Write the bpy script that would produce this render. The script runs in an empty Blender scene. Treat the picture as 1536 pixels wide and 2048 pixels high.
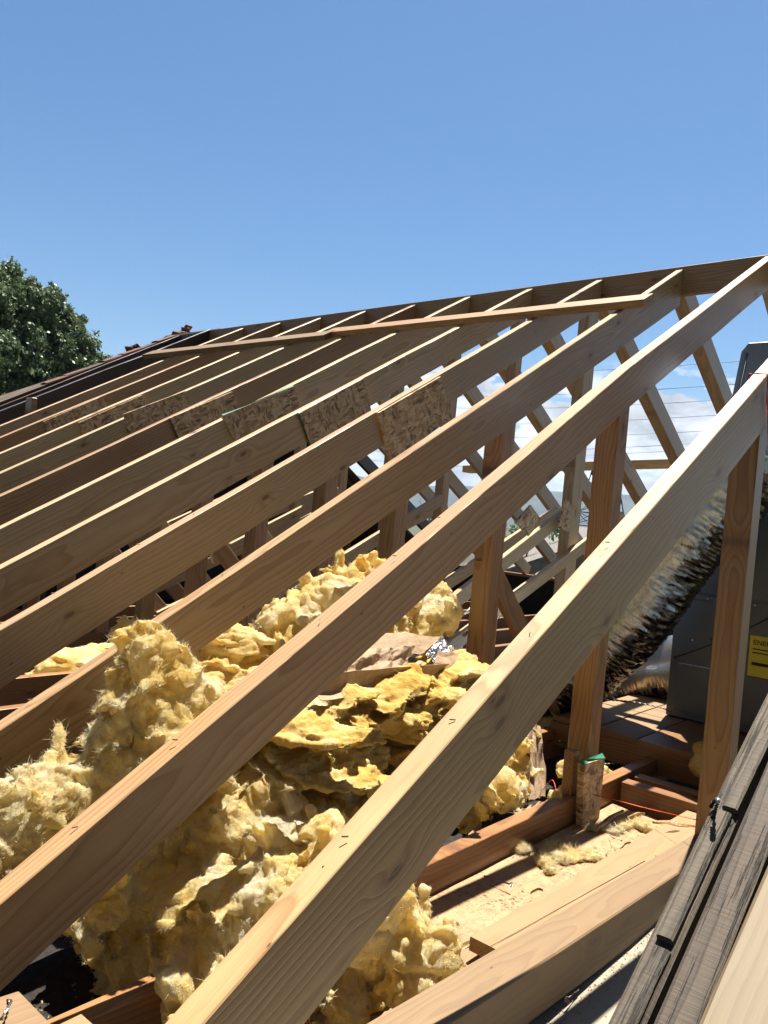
import bpy, math, random
import numpy as np
from mathutils import Vector, Matrix, noise
# ------------------------------------------------------------------ camera
S = 0.6                       # one rafter bay, metres
ZF = 5.3                      # floor level below the ridge, in bays
CF, YAW, PITCH, ROLL = 1573.8, 0.70823, 0.00249, 0.09114
CP = np.array([-9.1118, -3.525, -3.1985])
TH = 0.52186                  # roof pitch
def _rot():
    f = np.array([math.cos(PITCH)*math.cos(YAW), math.cos(PITCH)*math.sin(YAW), math.sin(PITCH)])
    r = np.cross(f, [0, 0, 1]); r /= np.linalg.norm(r); u = np.cross(r, f)
    c, s = math.cos(ROLL), math.sin(ROLL)
    return f, c*r+s*u, -s*r+c*u
FW, RT, UP = _rot()
def W(p):                     # bays -> metres
    return Vector((p[0]*S, p[1]*S, (p[2]+ZF)*S))
def ray(px, py): return FW+(px-768)/CF*RT-(py-1024)/CF*UP
def at(px, py, ax, v):        # survey: sight line through a photo pixel met with the plane coord[ax] = v
    d = ray(px, py); return CP+d*((v-CP[ax])/d[ax])
def atp(px, py, P, n):
    d = ray(px, py); return CP+d*((n@(P-CP))/(n@d))
def depth(p): return float((np.asarray(p)-CP)@FW)

sc = bpy.context.scene
COL = sc.collection
cam = bpy.data.objects.new('camera', bpy.data.cameras.new('camera')); COL.objects.link(cam)
R3 = Matrix((RT, UP, -FW)).transposed()
cam.matrix_world = Matrix.Translation(W(CP)) @ R3.to_4x4()
cam.data.sensor_fit = 'VERTICAL'; cam.data.sensor_height = 24
cam.data.lens = 24*CF/2048
cam.data.clip_start = 0.05; cam.data.clip_end = 20000
sc.camera = cam
sc.render.resolution_x, sc.render.resolution_y = 768, 1024
sc.render.engine = 'CYCLES'
sc.cycles.max_bounces = 7; sc.cycles.diffuse_bounces = 4; sc.cycles.glossy_bounces = 3; sc.cycles.transparent_max_bounces = 6
sc.view_settings.view_transform = 'Standard'; sc.view_settings.look = 'None'; sc.view_settings.gamma = 1
sc.view_settings.exposure = 1.58
# ------------------------------------------------------------------ sun and sky
SUN = Vector((0.30, 0.065, 1.0)).normalized()
EL = math.asin(SUN.z); AZ = math.atan2(SUN.x, SUN.y)
sl = bpy.data.lights.new('sun', 'SUN'); sl.energy = 5.0; sl.angle = math.radians(0.53); sl.color = (1.0, 0.93, 0.82)
so = bpy.data.objects.new('sun', sl); so.rotation_euler = SUN.to_track_quat('Z', 'Y').to_euler(); COL.objects.link(so)
w = bpy.data.worlds.new('World'); sc.world = w; w.use_nodes = True
nt = w.node_tree; nt.nodes.clear()

class G:                      # small node-graph helper
    def __init__(s, nt): s.nt = nt
    def n(s, t, **k):
        nd = s.nt.nodes.new(t)
        for a, v in k.items(): setattr(nd, a, v)
        return nd
    def put(s, sock, v):
        if hasattr(v, 'is_output') or hasattr(v, 'links'): s.nt.links.new(v, sock)
        else:
            try: sock.default_value = v
            except Exception: sock.default_value = (v, v, v)
    def m(s, op, a, b=0.0, c=0.0, clamp=False):
        nd = s.n('ShaderNodeMath', operation=op); nd.use_clamp = clamp
        s.put(nd.inputs[0], a); s.put(nd.inputs[1], b); s.put(nd.inputs[2], c); return nd.outputs[0]
    def v(s, op, a, b=(0, 0, 0), sc=None):
        nd = s.n('ShaderNodeVectorMath', operation=op); s.put(nd.inputs[0], a); s.put(nd.inputs[1], b)
        if sc is not None: s.put(nd.inputs['Scale'], sc)
        return nd.outputs['Value'] if op in ('LENGTH', 'DOT_PRODUCT') else nd.outputs[0]
    def noise(s, vec, scale, detail=4, rough=.55, dist=0, out=0):
        nd = s.n('ShaderNodeTexNoise'); s.put(nd.inputs['Vector'], vec); nd.inputs['Scale'].default_value = scale
        nd.inputs['Detail'].default_value = detail; nd.inputs['Roughness'].default_value = rough; nd.inputs['Distortion'].default_value = dist
        return nd.outputs[out]
    def vor(s, vec, scale, feat='F1', out='Distance', rnd=1):
        nd = s.n('ShaderNodeTexVoronoi', feature=feat); s.put(nd.inputs['Vector'], vec); nd.inputs['Scale'].default_value = scale
        nd.inputs['Randomness'].default_value = rnd
        return nd.outputs[out]
    def map(s, x, a, b, c=0., d=1., smooth=False):
        nd = s.n('ShaderNodeMapRange'); nd.interpolation_type = 'SMOOTHSTEP' if smooth else 'LINEAR'
        s.put(nd.inputs[0], x)
        for i, q in enumerate((a, b, c, d)): nd.inputs[i+1].default_value = q
        return nd.outputs[0]
    def ramp(s, x, stops):
        nd = s.n('ShaderNodeValToRGB'); cr = nd.color_ramp
        while len(cr.elements) < len(stops): cr.elements.new(.5)
        for e, (p, c) in zip(cr.elements, stops): e.position = p; e.color = (*c, 1)
        s.put(nd.inputs[0], x); return nd.outputs[0]
    def mix(s, f, a, b, mode='MIX'):
        nd = s.n('ShaderNodeMix', data_type='RGBA', blend_type=mode); nd.clamp_result = False
        s.put(nd.inputs[0], f)
        for i, q in ((6, a), (7, b)):
            if isinstance(q, tuple): nd.inputs[i].default_value = (*q[:3], 1)
            else: s.nt.links.new(q, nd.inputs[i])
        return nd.outputs[2]
    def xyz(s, x, y, z):
        nd = s.n('ShaderNodeCombineXYZ'); s.put(nd.inputs[0], x); s.put(nd.inputs[1], y); s.put(nd.inputs[2], z); return nd.outputs[0]
    def sep(s, v):
        nd = s.n('ShaderNodeSeparateXYZ'); s.put(nd.inputs[0], v); return nd.outputs
    def bump(s, h, strength=.3, dist=.01, nrm=None):
        nd = s.n('ShaderNodeBump'); nd.inputs['Strength'].default_value = strength; nd.inputs['Distance'].default_value = dist
        s.put(nd.inputs['Height'], h)
        if nrm is not None: s.nt.links.new(nrm, nd.inputs['Normal'])
        return nd.outputs[0]

g = G(nt)
sky = g.n('ShaderNodeTexSky', sky_type='NISHITA'); sky.sun_disc = False
sky.sun_elevation = EL; sky.sun_rotation = AZ; sky.altitude = 300; sky.air_density = 1.1; sky.dust_density = 0.6; sky.ozone_density = 2.2
tc = g.n('ShaderNodeTexCoord').outputs['Generated']
x_, y_, z_ = g.sep(tc)
hsv = g.n('ShaderNodeHueSaturation'); hsv.inputs['Saturation'].default_value = 1.22; hsv.inputs['Value'].default_value = .875; hsv.inputs['Hue'].default_value = .499; g.put(hsv.inputs['Color'], sky.outputs[0])
# fair-weather cumulus low in the sky, in the direction the far slope faces
cv = g.xyz(x_, y_, g.m('MULTIPLY', z_, 2.6))
warp = g.noise(cv, 9, 3, .5, out=1)
cv2 = g.v('ADD', cv, g.v('MULTIPLY', warp, (.05, .05, .05)))
cn = g.noise(cv2, 10.0, 9, .60)
band = g.m('MULTIPLY', g.map(z_, .0, .05, 0, 1, True), g.map(z_, .15, .22, 1, 0, True))
side = g.map(g.m('SUBTRACT', x_, g.m('MULTIPLY', y_, .55)), -.05, .35, 0, 1, True)
cm = g.map(g.m('ADD', cn, g.m('MULTIPLY', g.m('MULTIPLY', band, side), .16)), .545, .605, 0, 1, True)
cm = g.m('MULTIPLY', cm, g.m('MULTIPLY', g.map(z_, .005, .06, .25, 1, True), g.m('MULTIPLY', side, g.map(z_, .17, .22, 1, 0, True))))
shade = g.map(g.noise(g.v('ADD', cv2, (.0, .0, -.05)), 10.0, 9, .60), .40, .66, 8.4, 4.0)
cc = g.v('SCALE', (.93, .96, 1.02), sc=shade)
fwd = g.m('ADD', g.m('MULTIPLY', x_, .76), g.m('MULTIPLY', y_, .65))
skyd = g.mix(1.0, hsv.outputs[0], g.v('SCALE', (1, 1, 1), sc=g.map(fwd, -.40, .55, .16, 1, True)), 'MULTIPLY')   # sky dimmed behind the camera to cut fill light on the rafter sides
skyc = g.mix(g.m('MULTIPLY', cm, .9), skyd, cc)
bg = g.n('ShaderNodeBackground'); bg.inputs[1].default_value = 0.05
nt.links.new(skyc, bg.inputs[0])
wo = g.n('ShaderNodeOutputWorld'); nt.links.new(bg.outputs[0], wo.inputs[0])

# ------------------------------------------------------------------ materials
MATS = {}
def newmat(name):
    m = bpy.data.materials.new(name); m.use_nodes = True; m.node_tree.nodes.clear(); MATS[name] = m
    g = G(m.node_tree); b = g.n('ShaderNodeBsdfPrincipled'); o = g.n('ShaderNodeOutputMaterial')
    m.node_tree.links.new(b.outputs[0], o.inputs[0])
    return m, g, b, o
def wood(name, early, late, knot=(.16, .075, .035), ringf=62, contrast=1.0, rough=.62, knotty=1.0, weather=0.0, bumps=.25, tint=.16):
    m, g, b, o = newmat(name)
    oc = g.n('ShaderNodeTexCoord').outputs['Object']; rnd = g.n('ShaderNodeObjectInfo').outputs['Random']
    off = g.xyz(g.m('MULTIPLY', rnd, 91.7), g.m('MULTIPLY', rnd, 37.1), g.m('MULTIPLY', rnd, 53.9))
    P = g.v('ADD', oc, off); x, y, z = g.sep(oc)
    r2 = g.m('FRACT', g.m('MULTIPLY', rnd, 17.3)); r3 = g.m('FRACT', g.m('MULTIPLY', rnd, 41.9))
    # knots
    kv = g.v('MULTIPLY', P, (2.1, .5, 5.6))
    vk = g.n('ShaderNodeTexVoronoi', voronoi_dimensions='2D'); kx, ky_, kz = g.sep(kv); g.put(vk.inputs['Vector'], g.xyz(kx, kz, 0)); vk.inputs['Scale'].default_value = 1
    kd = vk.outputs['Distance']; kn = g.m('MULTIPLY', g.map(kd, .0, .30, 1, 0, True), g.map(g.sep(vk.outputs['Color'])[0], .60, .64, 0, 1))
    # growth rings about a slightly tilted pith
    wob = g.noise(g.v('MULTIPLY', P, (1.25, 5, 5)), 1, 3, .45)
    yy = g.m('ADD', y, g.m('MULTIPLY_ADD', r2, .16, -.13)); zz = g.m('ADD', z, g.m('ADD', g.m('MULTIPLY_ADD', r3, .22, -.06), g.m('MULTIPLY', x, g.m('MULTIPLY_ADD', r2, .05, -.025))))
    rad = g.m('SQRT', g.m('ADD', g.m('MULTIPLY', yy, yy), g.m('MULTIPLY', zz, zz)))
    ph = g.m('ADD', g.m('ADD', rad, g.m('MULTIPLY', wob, .11)), g.m('MULTIPLY', kn, .03*knotty))
    fr = g.m('FRACT', g.m('MULTIPLY', ph, ringf))
    ring = g.m('MULTIPLY', g.m('POWER', fr, 2.2), g.map(fr, .90, 1.0, 1, 0))
    fib = g.noise(g.v('MULTIPLY', P, (7, 260, 260)), 1, 3, .6)
    fib2 = g.noise(g.v('MULTIPLY', P, (1.6, 38, 38)), 1, 4, .6)
    tone = g.noise(g.v('MULTIPLY', P, (1.1, 4, 4)), 1, 3, .55)
    f = g.m('MULTIPLY', g.m('ADD', g.m('MULTIPLY', ring, .95), g.m('MULTIPLY_ADD', fib2, .7, -.22)), contrast, clamp=True)
    c = g.mix(f, early, late)
    c = g.mix(g.map(fib, .35, .75, 0, .28*contrast), c, tuple(q*.55 for q in late))
    pink = g.mix(r2, (1.05, .95, .88), (.98, 1.0, .90))
    c = g.mix(1.0, c, pink, 'MULTIPLY')
    c = g.mix(g.map(tone, .3, .7, 0, tint*2), c, g.mix(1.0, c, (.74, .66, .60), 'MULTIPLY'))
    bri = g.m('MULTIPLY_ADD', r3, .30, .85)
    c = g.mix(1.0, c, g.v('SCALE', (1, 1, 1), sc=bri), 'MULTIPLY')
    core = g.map(kd, .03, .065, 1, 0, True); halo = g.map(kd, .05, .17, 1, 0, True)
    sel = g.map(g.sep(vk.outputs['Color'])[0], .60, .64, 0, knotty)
    c = g.mix(g.m('MULTIPLY', halo, g.m('MULTIPLY', sel, .45)), c, (late[0]*.75, late[1]*.6, late[2]*.5))
    c = g.mix(g.m('MULTIPLY', core, g.m('MULTIPLY', sel, .85)), c, knot)
    # nail holes, pencil ticks, grime
    nd = g.vor(g.v('MULTIPLY', P, (5, 14, 14)), 1.0); c = g.mix(g.map(nd, .035, .05, .8, 0), c, (.05, .035, .025))
    gr = g.noise(g.v('MULTIPLY', P, (9, 22, 22)), 1, 5, .7); c = g.mix(g.map(gr, .60, .78, 0, .35+weather*.4), c, (.16, .12, .09))
    h = g.m('ADD', g.m('MULTIPLY', f, -.5), g.m('MULTIPLY', fib, .5))
    if weather:
        cr = g.noise(g.v('MULTIPLY', P, (2.2, 60, 60)), 1, 5, .7)
        ck = g.map(cr, .36, .45, 1, 0, True); c = g.mix(g.m('MULTIPLY', ck, .8), c, (.03, .025, .02))
        saw = g.noise(g.v('MULTIPLY', P, (190, 9, 12)), 1, 2, .5)
        c = g.mix(g.map(saw, .5, .75, 0, .2), c, (.06, .05, .042))
        h = g.m('SUBTRACT', g.m('ADD', h, g.m('MULTIPLY', saw, .4)), g.m('MULTIPLY', ck, 1.6))
    c = g.mix(1.0, c, (.62, .575, .49), 'MULTIPLY')
    g.nt.links.new(c, b.inputs['Base Color']); b.inputs['Roughness'].default_value = rough-.19; b.inputs['Specular IOR Level'].default_value = .75
    g.nt.links.new(g.bump(h, bumps, .004), b.inputs['Normal'])
    return m
PINE = wood('new_fir', (.66, .49, .29), (.42, .25, .125))
PINEL = wood('brightened_fir', (.78, .67, .49), (.54, .39, .23))  # lighter copy: sheen and bounce light on far members put into the colour
PINE2 = wood('warm_fir', (.60, .40, .205), (.36, .185, .075), contrast=1.0)
JOIST = wood('aged_joist', (.44, .235, .095), (.26, .115, .04), tint=.2)
RED = wood('tan_joist', (.29, .20, .098), (.21, .125, .055), contrast=.8, rough=.85)
OLD = wood('old_rafter', (.085, .045, .03), (.04, .02, .014), knotty=.6, tint=.3)
GREY = wood('weathered_timber', (.135, .112, .09), (.062, .05, .038), knot=(.03, .024, .02), contrast=1.1, weather=1.0, bumps=.8, rough=1.0, ringf=50)
PLANK = wood('plank', (.36, .235, .115), (.26, .15, .062), rough=.85, contrast=.6, knotty=1.0, tint=.08)
PALE = wood('pale_board', (.25, .20, .12), (.19, .135, .07), rough=.9, contrast=.8, knotty=.2)
# oriented strand board
m, g, b, o = newmat('osb')
oc = g.n('ShaderNodeTexCoord').outputs['Object']; rnd = g.n('ShaderNodeObjectInfo').outputs['Random']
P = g.v('ADD', oc, g.v('SCALE', (31., 17., 53.), sc=rnd))
wv = g.v('ADD', P, g.v('MULTIPLY', g.noise(P, 14, 2, out=1), (.018, .018, .018)))
a1 = g.vor(g.v('MULTIPLY', wv, (22, 22, 75)), 1, out='Color'); a2 = g.vor(g.v('MULTIPLY', g.v('ADD', wv, (3, 1, 2)), (60, 30, 26)), 1, out='Color')
sx = g.sep(a1)[0]; sy = g.sep(a2)[1]
pick = g.m('GREATER_THAN', g.noise(wv, 14, 2), .5)
val = g.m('ADD', g.m('MULTIPLY', sx, g.m('SUBTRACT', 1, pick)), g.m('MULTIPLY', sy, pick))
c = g.ramp(val, [(0, (.17, .10, .05)), (.25, (.42, .27, .14)), (.6, (.58, .41, .23)), (1, (.70, .54, .33))])
c = g.mix(g.map(g.noise(g.v('MULTIPLY', wv, (30, 30, 160)), 1, 4, .7), .4, .7, 0, .5), c, (.14, .075, .035))
g.nt.links.new(c, b.inputs['Base Color']); b.inputs['Roughness'].default_value = .6
g.nt.links.new(g.bump(val, .5, .003), b.inputs['Normal']); OSB = m
# plywood deck with fastener dots
m, g, b, o = newmat('plywood_deck')
oc = g.n('ShaderNodeTexCoord').outputs['Object']
wv = g.v('ADD', oc, g.v('MULTIPLY', g.noise(oc, 3, 3, out=1), (.12, .03, .05)))
gr = g.noise(g.v('MULTIPLY', wv, (5, 42, 1)), 1, 5, .6, dist=1.2)
ln = g.m('FRACT', g.m('MULTIPLY', gr, 9)); ln = g.map(ln, .6, 1, 0, 1)
c = g.mix(g.map(gr, .3, .7), (.29, .18, .085), (.35, .225, .11))
c = g.mix(g.m('MULTIPLY', ln, .6), c, (.17, .09, .04))
dt = g.vor(g.v('MULTIPLY', oc, (34, 34, 1)), 1, rnd=.35); dm = g.m('MULTIPLY', g.map(dt, .18, .26, 1, 0), g.map(g.noise(oc, 5, 2), .40, .48, 0, .85))
c = g.mix(dm, c, (.13, .07, .03))
dirt = g.noise(oc, 26, 6, .75); c = g.mix(g.map(dirt, .48, .62, 0, .7), c, (.15, .095, .05))
c = g.mix(g.map(g.noise(oc, 4, 4, .6), .5, .75, 0, .4), c, (.42, .28, .15))
g.nt.links.new(c, b.inputs['Base Color']); b.inputs['Roughness'].default_value = .7
g.nt.links.new(g.bump(g.m('SUBTRACT', gr, dm), .35, .004), b.inputs['Normal']); PLY = m
# glass wool
def wool(name, cols, transl=.5, sc_=1.0):
    m, g, b, o = newmat(name)
    oc = g.n('ShaderNodeTexCoord').outputs['Object']
    wp = g.v('ADD', oc, g.v('MULTIPLY', g.noise(oc, 9, 4, out=1), (.12, .12, .12)))
    n1 = g.noise(wp, 6*sc_, 5, .6); n2 = g.noise(g.v('MULTIPLY', wp, (1, 1, 2.4)), 28*sc_, 5, .65); n3 = g.noise(g.v('MULTIPLY', wp, (1, 1, 1.6)), 75, 6, .75)
    st = g.noise(g.v('MULTIPLY', wp, (40, 9, 14)), 1, 5, .7, dist=1.5)
    f = g.m('ADD', g.m('MULTIPLY', n1, .62), g.m('ADD', g.m('MULTIPLY', n2, .20), g.m('MULTIPLY', g.m('ADD', n3, st), .09)))
    c = g.ramp(f, [(.31, cols[0]), (.41, cols[1]), (.51, cols[2]), (.61, cols[3])])
    g.nt.links.new(c, b.inputs['Base Color']); b.inputs['Roughness'].default_value = .95
    b.inputs['Specular IOR Level'].default_value = .15
    b.inputs['Subsurface Weight'].default_value = .35; b.inputs['Subsurface Radius'].default_value = (1, .7, .3); b.inputs['Subsurface Scale'].default_value = .03
    c = g.mix(g.map(st, .50, .64, 0, .75), c, tuple(min(.85, q*1.02) for q in cols[3]))
    c = g.mix(g.map(n3, .50, .34, 0, .5), c, tuple(q*.66 for q in cols[1]))
    h = g.m('ADD', g.m('MULTIPLY', n2, .8), g.m('ADD', g.m('MULTIPLY', st, .7), g.m('MULTIPLY', n3, .9)))
    bn = g.bump(h, .85, .014); g.nt.links.new(bn, b.inputs['Normal'])
    t = g.n('ShaderNodeBsdfTranslucent'); g.nt.links.new(c, t.inputs[0])
    mx = g.n('ShaderNodeMixShader'); mx.inputs[0].default_value = transl
    g.nt.links.new(b.outputs[0], mx.inputs[1]); g.nt.links.new(t.outputs[0], mx.inputs[2]); g.nt.links.new(mx.outputs[0], o.inputs[0])
    return m
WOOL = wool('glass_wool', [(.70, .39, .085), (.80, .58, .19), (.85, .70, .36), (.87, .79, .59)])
WOOLD = wool('shaded_amber_wool', [(.34, .18, .035), (.46, .28, .06), (.56, .39, .12), (.66, .54, .28)], .15)  # amber wool, the shadow over these pieces put into its darker colour
FIB = wool('loose_fibre', [(.70, .54, .20), (.76, .63, .30), (.78, .70, .44), (.80, .76, .60)], .5)
def simple(name, col, rough=.6, metal=0, var=.25, scale=12, bumps=.1, stretch=(1, 1, 1)):
    m, g, b, o = newmat(name)
    oc = g.n('ShaderNodeTexCoord').outputs['Object']
    n = g.noise(g.v('MULTIPLY', oc, stretch), scale, 6, .65)
    c = g.mix(g.map(n, .3, .7), tuple(q*(1-var) for q in col), tuple(min(1, q*(1+var)) for q in col))
    g.nt.links.new(c, b.inputs['Base Color']); b.inputs['Roughness'].default_value = rough; b.inputs['Metallic'].default_value = metal
    g.nt.links.new(g.bump(n, bumps, .01), b.inputs['Normal'])
    return m
KRAFT = simple('kraft_paper', (.27, .18, .105), .7, 0, .25, 30, .5)
STEEL = simple('cabinet_steel', (.095, .108, .122), .42, .35, .12, 3, .05)
GALV = simple('galvanised_steel', (.30, .34, .40), .38, .7, .15, 6, .08)
FLOORM = simple('shaded_floor_dust', (.014, .010, .008), .95, 0, .8, 40, .8)  # near black: shade of the deep joist cavities put into the dust colour
GYP = simple('gypsum_board', (.24, .21, .16), .85, 0, .15, 4, .05)
DUST = simple('dark_debris', (.06, .045, .035), .95, 0, .8, 60, .8)
DARK = simple('attic_dark', (.012, .012, .013), .9, 0, .4, 8, .3)  # black stands in for the unlit depth of the attic
WIRE = simple('black_cable', (.02, .02, .02), .4)
ROPE = simple('orange_string', (.85, .13, .05), .6)
REDS = simple('red_string', (.55, .06, .05), .6)
NAIL = simple('bright_nail', (.62, .61, .60), .3, .9)
RUST = simple('dull_nail', (.20, .14, .10), .5, .7)
GREEN = simple('green_edge_seal', (.02, .17, .10), .7)
PVC = simple('white_pipe', (.72, .70, .66), .4, 0, .1)
YEL = simple('yellow_label', (.62, .52, .03), .55, 0, .08)
INK = simple('label_ink', (.02, .02, .015), .6)
TILE = simple('red_tile', (.12, .05, .038), .8, 0, .35, 20, .4)
TOWER = simple('tower_steel', (.035, .04, .045), .6, .3)
BARK = simple('bark', (.10, .08, .06), .9, 0, .4, 20, .6)
HILL = simple('hill_ground', (.035, .045, .035), 1, 0, .5, .004, 0)
LAND = simple('open_land', (.045, .05, .03), 1, 0, .5, .02, 0)
STUCCO = simple('white_stucco', (.45, .45, .44), .9, 0, .06, 8, .1)
ROOFM = simple('grey_shingle', (.14, .13, .125), .9, 0, .4, 9, .3)
FELT2 = simple('worn_sheathing', (.075, .05, .035), .9, 0, .5, 4, .3)
GLASSD = simple('dark_glass', (.02, .025, .03), .1)
# foil
def foil(name, col, rough, wr=60, stren=.9, ax=(1, 1, 1), dark=None):
    m, g, b, o = newmat(name)
    oc = g.n('ShaderNodeTexCoord').outputs['Object']
    n = g.noise(g.v('MULTIPLY', oc, ax), wr, 4, .5, dist=.6)
    b.inputs['Metallic'].default_value = 1; b.inputs['Roughness'].default_value = rough
    if dark is not None:
        c = g.mix(g.map(g.noise(oc, 30, 5, .7), .40, .58), dark, col); g.nt.links.new(c, b.inputs['Base Color'])
    else: b.inputs['Base Color'].default_value = (*col, 1)
    g.nt.links.new(g.bump(n, stren, .012), b.inputs['Normal'])
    return m
FOIL = foil('bright_foil', (.80, .82, .85), .16, 26)
MYLAR = foil('crinkled_mylar', (.42, .54, .74), .34, 9, .10, (1, 1, 1), (.28, .33, .42))
DKM = foil('shaded_mylar', (.20, .18, .16), .24, 9, .2, (1, 1, 1), (.05, .045, .04))  # for duct undersides: reflection of the dark attic put into the colour
MYLAR2 = foil('gold_reflect_mylar', (.50, .46, .38), .3, 12, .3)  # silver foil with its golden reflections put into the base colour
# leaves
def leaf(name, a, c2, bright):
    m, g, b, o = newmat(name)
    oc = g.n('ShaderNodeTexCoord').outputs['Object']
    n = g.noise(oc, .8, 3); n2 = g.vor(oc, 9, out='Color')
    c = g.mix(g.map(n, .35, .65), a, c2); c = g.mix(g.map(g.sep(n2)[0], .5, 1, 0, .5), c, bright)
    g.nt.links.new(c, b.inputs['Base Color']); b.inputs['Roughness'].default_value = .5
    t = g.n('ShaderNodeBsdfTranslucent'); g.nt.links.new(c, t.inputs[0]); mx = g.n('ShaderNodeMixShader'); mx.inputs[0].default_value = .25
    g.nt.links.new(b.outputs[0], mx.inputs[1]); g.nt.links.new(t.outputs[0], mx.inputs[2]); g.nt.links.new(mx.outputs[0], o.inputs[0])
    return m
LEAF = leaf('olive_leaf', (.07, .115, .05), (.11, .16, .07), (.16, .21, .12))
LEAF2 = leaf('green_leaf', (.03, .09, .02), (.06, .14, .03), (.12, .22, .06))

# ------------------------------------------------------------------ helpers
rng = random.Random(7); nr = np.random.RandomState(11)
def tag(o, label=None, cat=None, group=None, kind=None):
    if label: o['label'] = label
    if cat: o['category'] = cat
    if group: o['group'] = group
    if kind: o['kind'] = kind
    return o
def thing(name, label, cat, loc, group=None):
    o = bpy.data.objects.new(name, None); COL.objects.link(o); o.location = loc; o.empty_display_size = .1
    return tag(o, label, cat, group)
def link(name, me, parent=None, mw=None):
    o = bpy.data.objects.new(name, me); COL.objects.link(o)
    if mw is not None: o.matrix_world = mw
    if parent is not None:
        o.parent = parent; o.matrix_parent_inverse = Matrix.Translation(-parent.location) if parent.type == 'EMPTY' else parent.matrix_world.inverted()
    return o
def mesh(name, vs, fs, mats, smooth=False):
    me = bpy.data.meshes.new(name); me.from_pydata([tuple(v) for v in vs], [], fs)
    for q in (mats if isinstance(mats, (list, tuple)) else [mats]): me.materials.append(q)
    if smooth: me.shade_smooth()
    return me
def frame(A, B, side=None, up=None):
    x = (B-A).normalized()
    if side is not None:
        z = x.cross(side).normalized()
        if z.z < -1e-6 and abs(z.z) > .05: z = -z
        y = z.cross(x)
    else:
        y = up.cross(x).normalized(); z = x.cross(y)
    return Matrix(((x.x, y.x, z.x, A.x), (x.y, y.y, z.y, A.y), (x.z, y.z, z.z, A.z), (0, 0, 0, 1)))
def board(name, A, B, t, d, mat, side=(0, 1, 0), parent=None, cut=(0, 0), bev=.0025, wob=.0012, taper=None, seg=None, profile=None):
    """A, B: the two ends of the upper near edge (metres); t across (+side), d down. cut: x shear per metre of depth at each end."""
    A, B = Vector(A), Vector(B); Mx = frame(A, B, side=Vector(side)); L = (B-A).length
    ys = 1 if Vector(side).dot(Mx.col[1].to_3d()) > 0 else -1
    n = seg or max(2, int(L/.18)); sd = rng.random()*100
    prof = [(bev, 0), (t-bev, 0), (t, -bev), (t, -d+bev), (t-bev, -d), (bev, -d), (0, -d+bev), (0, -bev)]
    vs = []
    for i in range(n+1):
        f = i/n; x = f*L
        wy = noise.noise(Vector((x*.7, sd, 0)))*wob*3; wz = noise.noise(Vector((x*1.1, 0, sd)))*wob*2
        dd = d if taper is None else taper[0]*(1-f)+taper[1]*f
        for k, (py, pz) in enumerate(prof):
            pz2 = pz*dd/d; j = wob*.5*noise.noise(Vector((x*9, k*3.1, sd)))
            xs = x+(cut[0]*(-pz2)*(1 if i == 0 else 0)) + (cut[1]*(-pz2)*(1 if i == n else 0))
            vs.append((xs, ys*(py+wy+j), pz2+wz+j))
    fs = [tuple(range(8))[::-1]]
    for i in range(n):
        for k in range(8):
            a = i*8+k; b_ = i*8+(k+1) % 8; fs.append((a, b_, b_+8, a+8))
    fs.append(tuple(n*8+k for k in range(8)))
    if ys < 0: fs = [f[::-1] for f in fs]
    me = mesh(name, vs, fs, mat)
    return link(name, me, parent, Mx)
def box(name, c, s, mat, parent=None, rz=0, bev=.003, rot=None):
    x, y, z = [q/2 for q in s]; b = bev; vs = []
    for sz in (-1, 1):
        for (sx, sy) in ((-1, -1), (1, -1), (1, 1), (-1, 1)):
            vs += [(sx*(x-b), sy*(y-b), sz*z), (sx*x, sy*(y-b), sz*(z-b)), (sx*(x-b), sy*y, sz*(z-b))]
    import bmesh
    bm = bmesh.new(); [bm.verts.new(v) for v in vs]; bmesh.ops.convex_hull(bm, input=bm.verts)
    bmesh.ops.dissolve_limit(bm, angle_limit=.01, verts=bm.verts, edges=bm.edges)
    me = bpy.data.meshes.new(name); bm.to_mesh(me); bm.free(); me.materials.append(mat)
    Mx = Matrix.Translation(c) @ (rot.to_4x4() if rot is not None else Matrix.Rotation(rz, 4, 'Z'))
    return link(name, me, parent, Mx)
def tube_data(pts, r, seg=8, vs=None, fs=None, rad=None):
    vs = [] if vs is None else vs; fs = [] if fs is None else fs
    pts = [Vector(p) for p in pts]; base = len(vs); n = len(pts); ref = Vector((0, 0, 1))
    for i, p in enumerate(pts):
        t = (pts[min(i+1, n-1)]-pts[max(i-1, 0)]).normalized()
        if abs(t.dot(ref)) > .95: ref = Vector((1, 0, 0))
        a = t.cross(ref).normalized(); b_ = t.cross(a).normalized(); ref = b_ if abs(t.dot(b_)) < .9 else ref
        rr = r if rad is None else rad[i]
        for k in range(seg):
            an = 2*math.pi*k/seg; vs.append(p+(a*math.cos(an)+b_*math.sin(an))*rr)
    for i in range(n-1):
        for k in range(seg):
            a = base+i*seg+k; b_ = base+i*seg+(k+1) % seg; fs.append((a, b_, b_+seg, a+seg))
    fs.append(tuple(base+k for k in range(seg))[::-1]); fs.append(tuple(base+(n-1)*seg+k for k in range(seg)))
    return vs, fs
def tube(name, pts, r, mat, parent=None, seg=8, smooth=True, rad=None):
    vs, fs = tube_data(pts, r, seg, rad=rad); return link(name, mesh(name, vs, fs, mat, smooth), parent)
def spline(pts, n=8):
    P = [np.array(p, float) for p in pts]; P = [2*P[0]-P[1]]+P+[2*P[-1]-P[-2]]; out = []
    for i in range(1, len(P)-2):
        for k in range(n):
            t = k/n; out.append(.5*((2*P[i])+(-P[i-1]+P[i+1])*t+(2*P[i-1]-5*P[i]+4*P[i+1]-P[i+2])*t*t+(-P[i-1]+3*P[i]-3*P[i+1]+P[i+2])*t**3))
    out.append(P[-2]); return out
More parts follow.
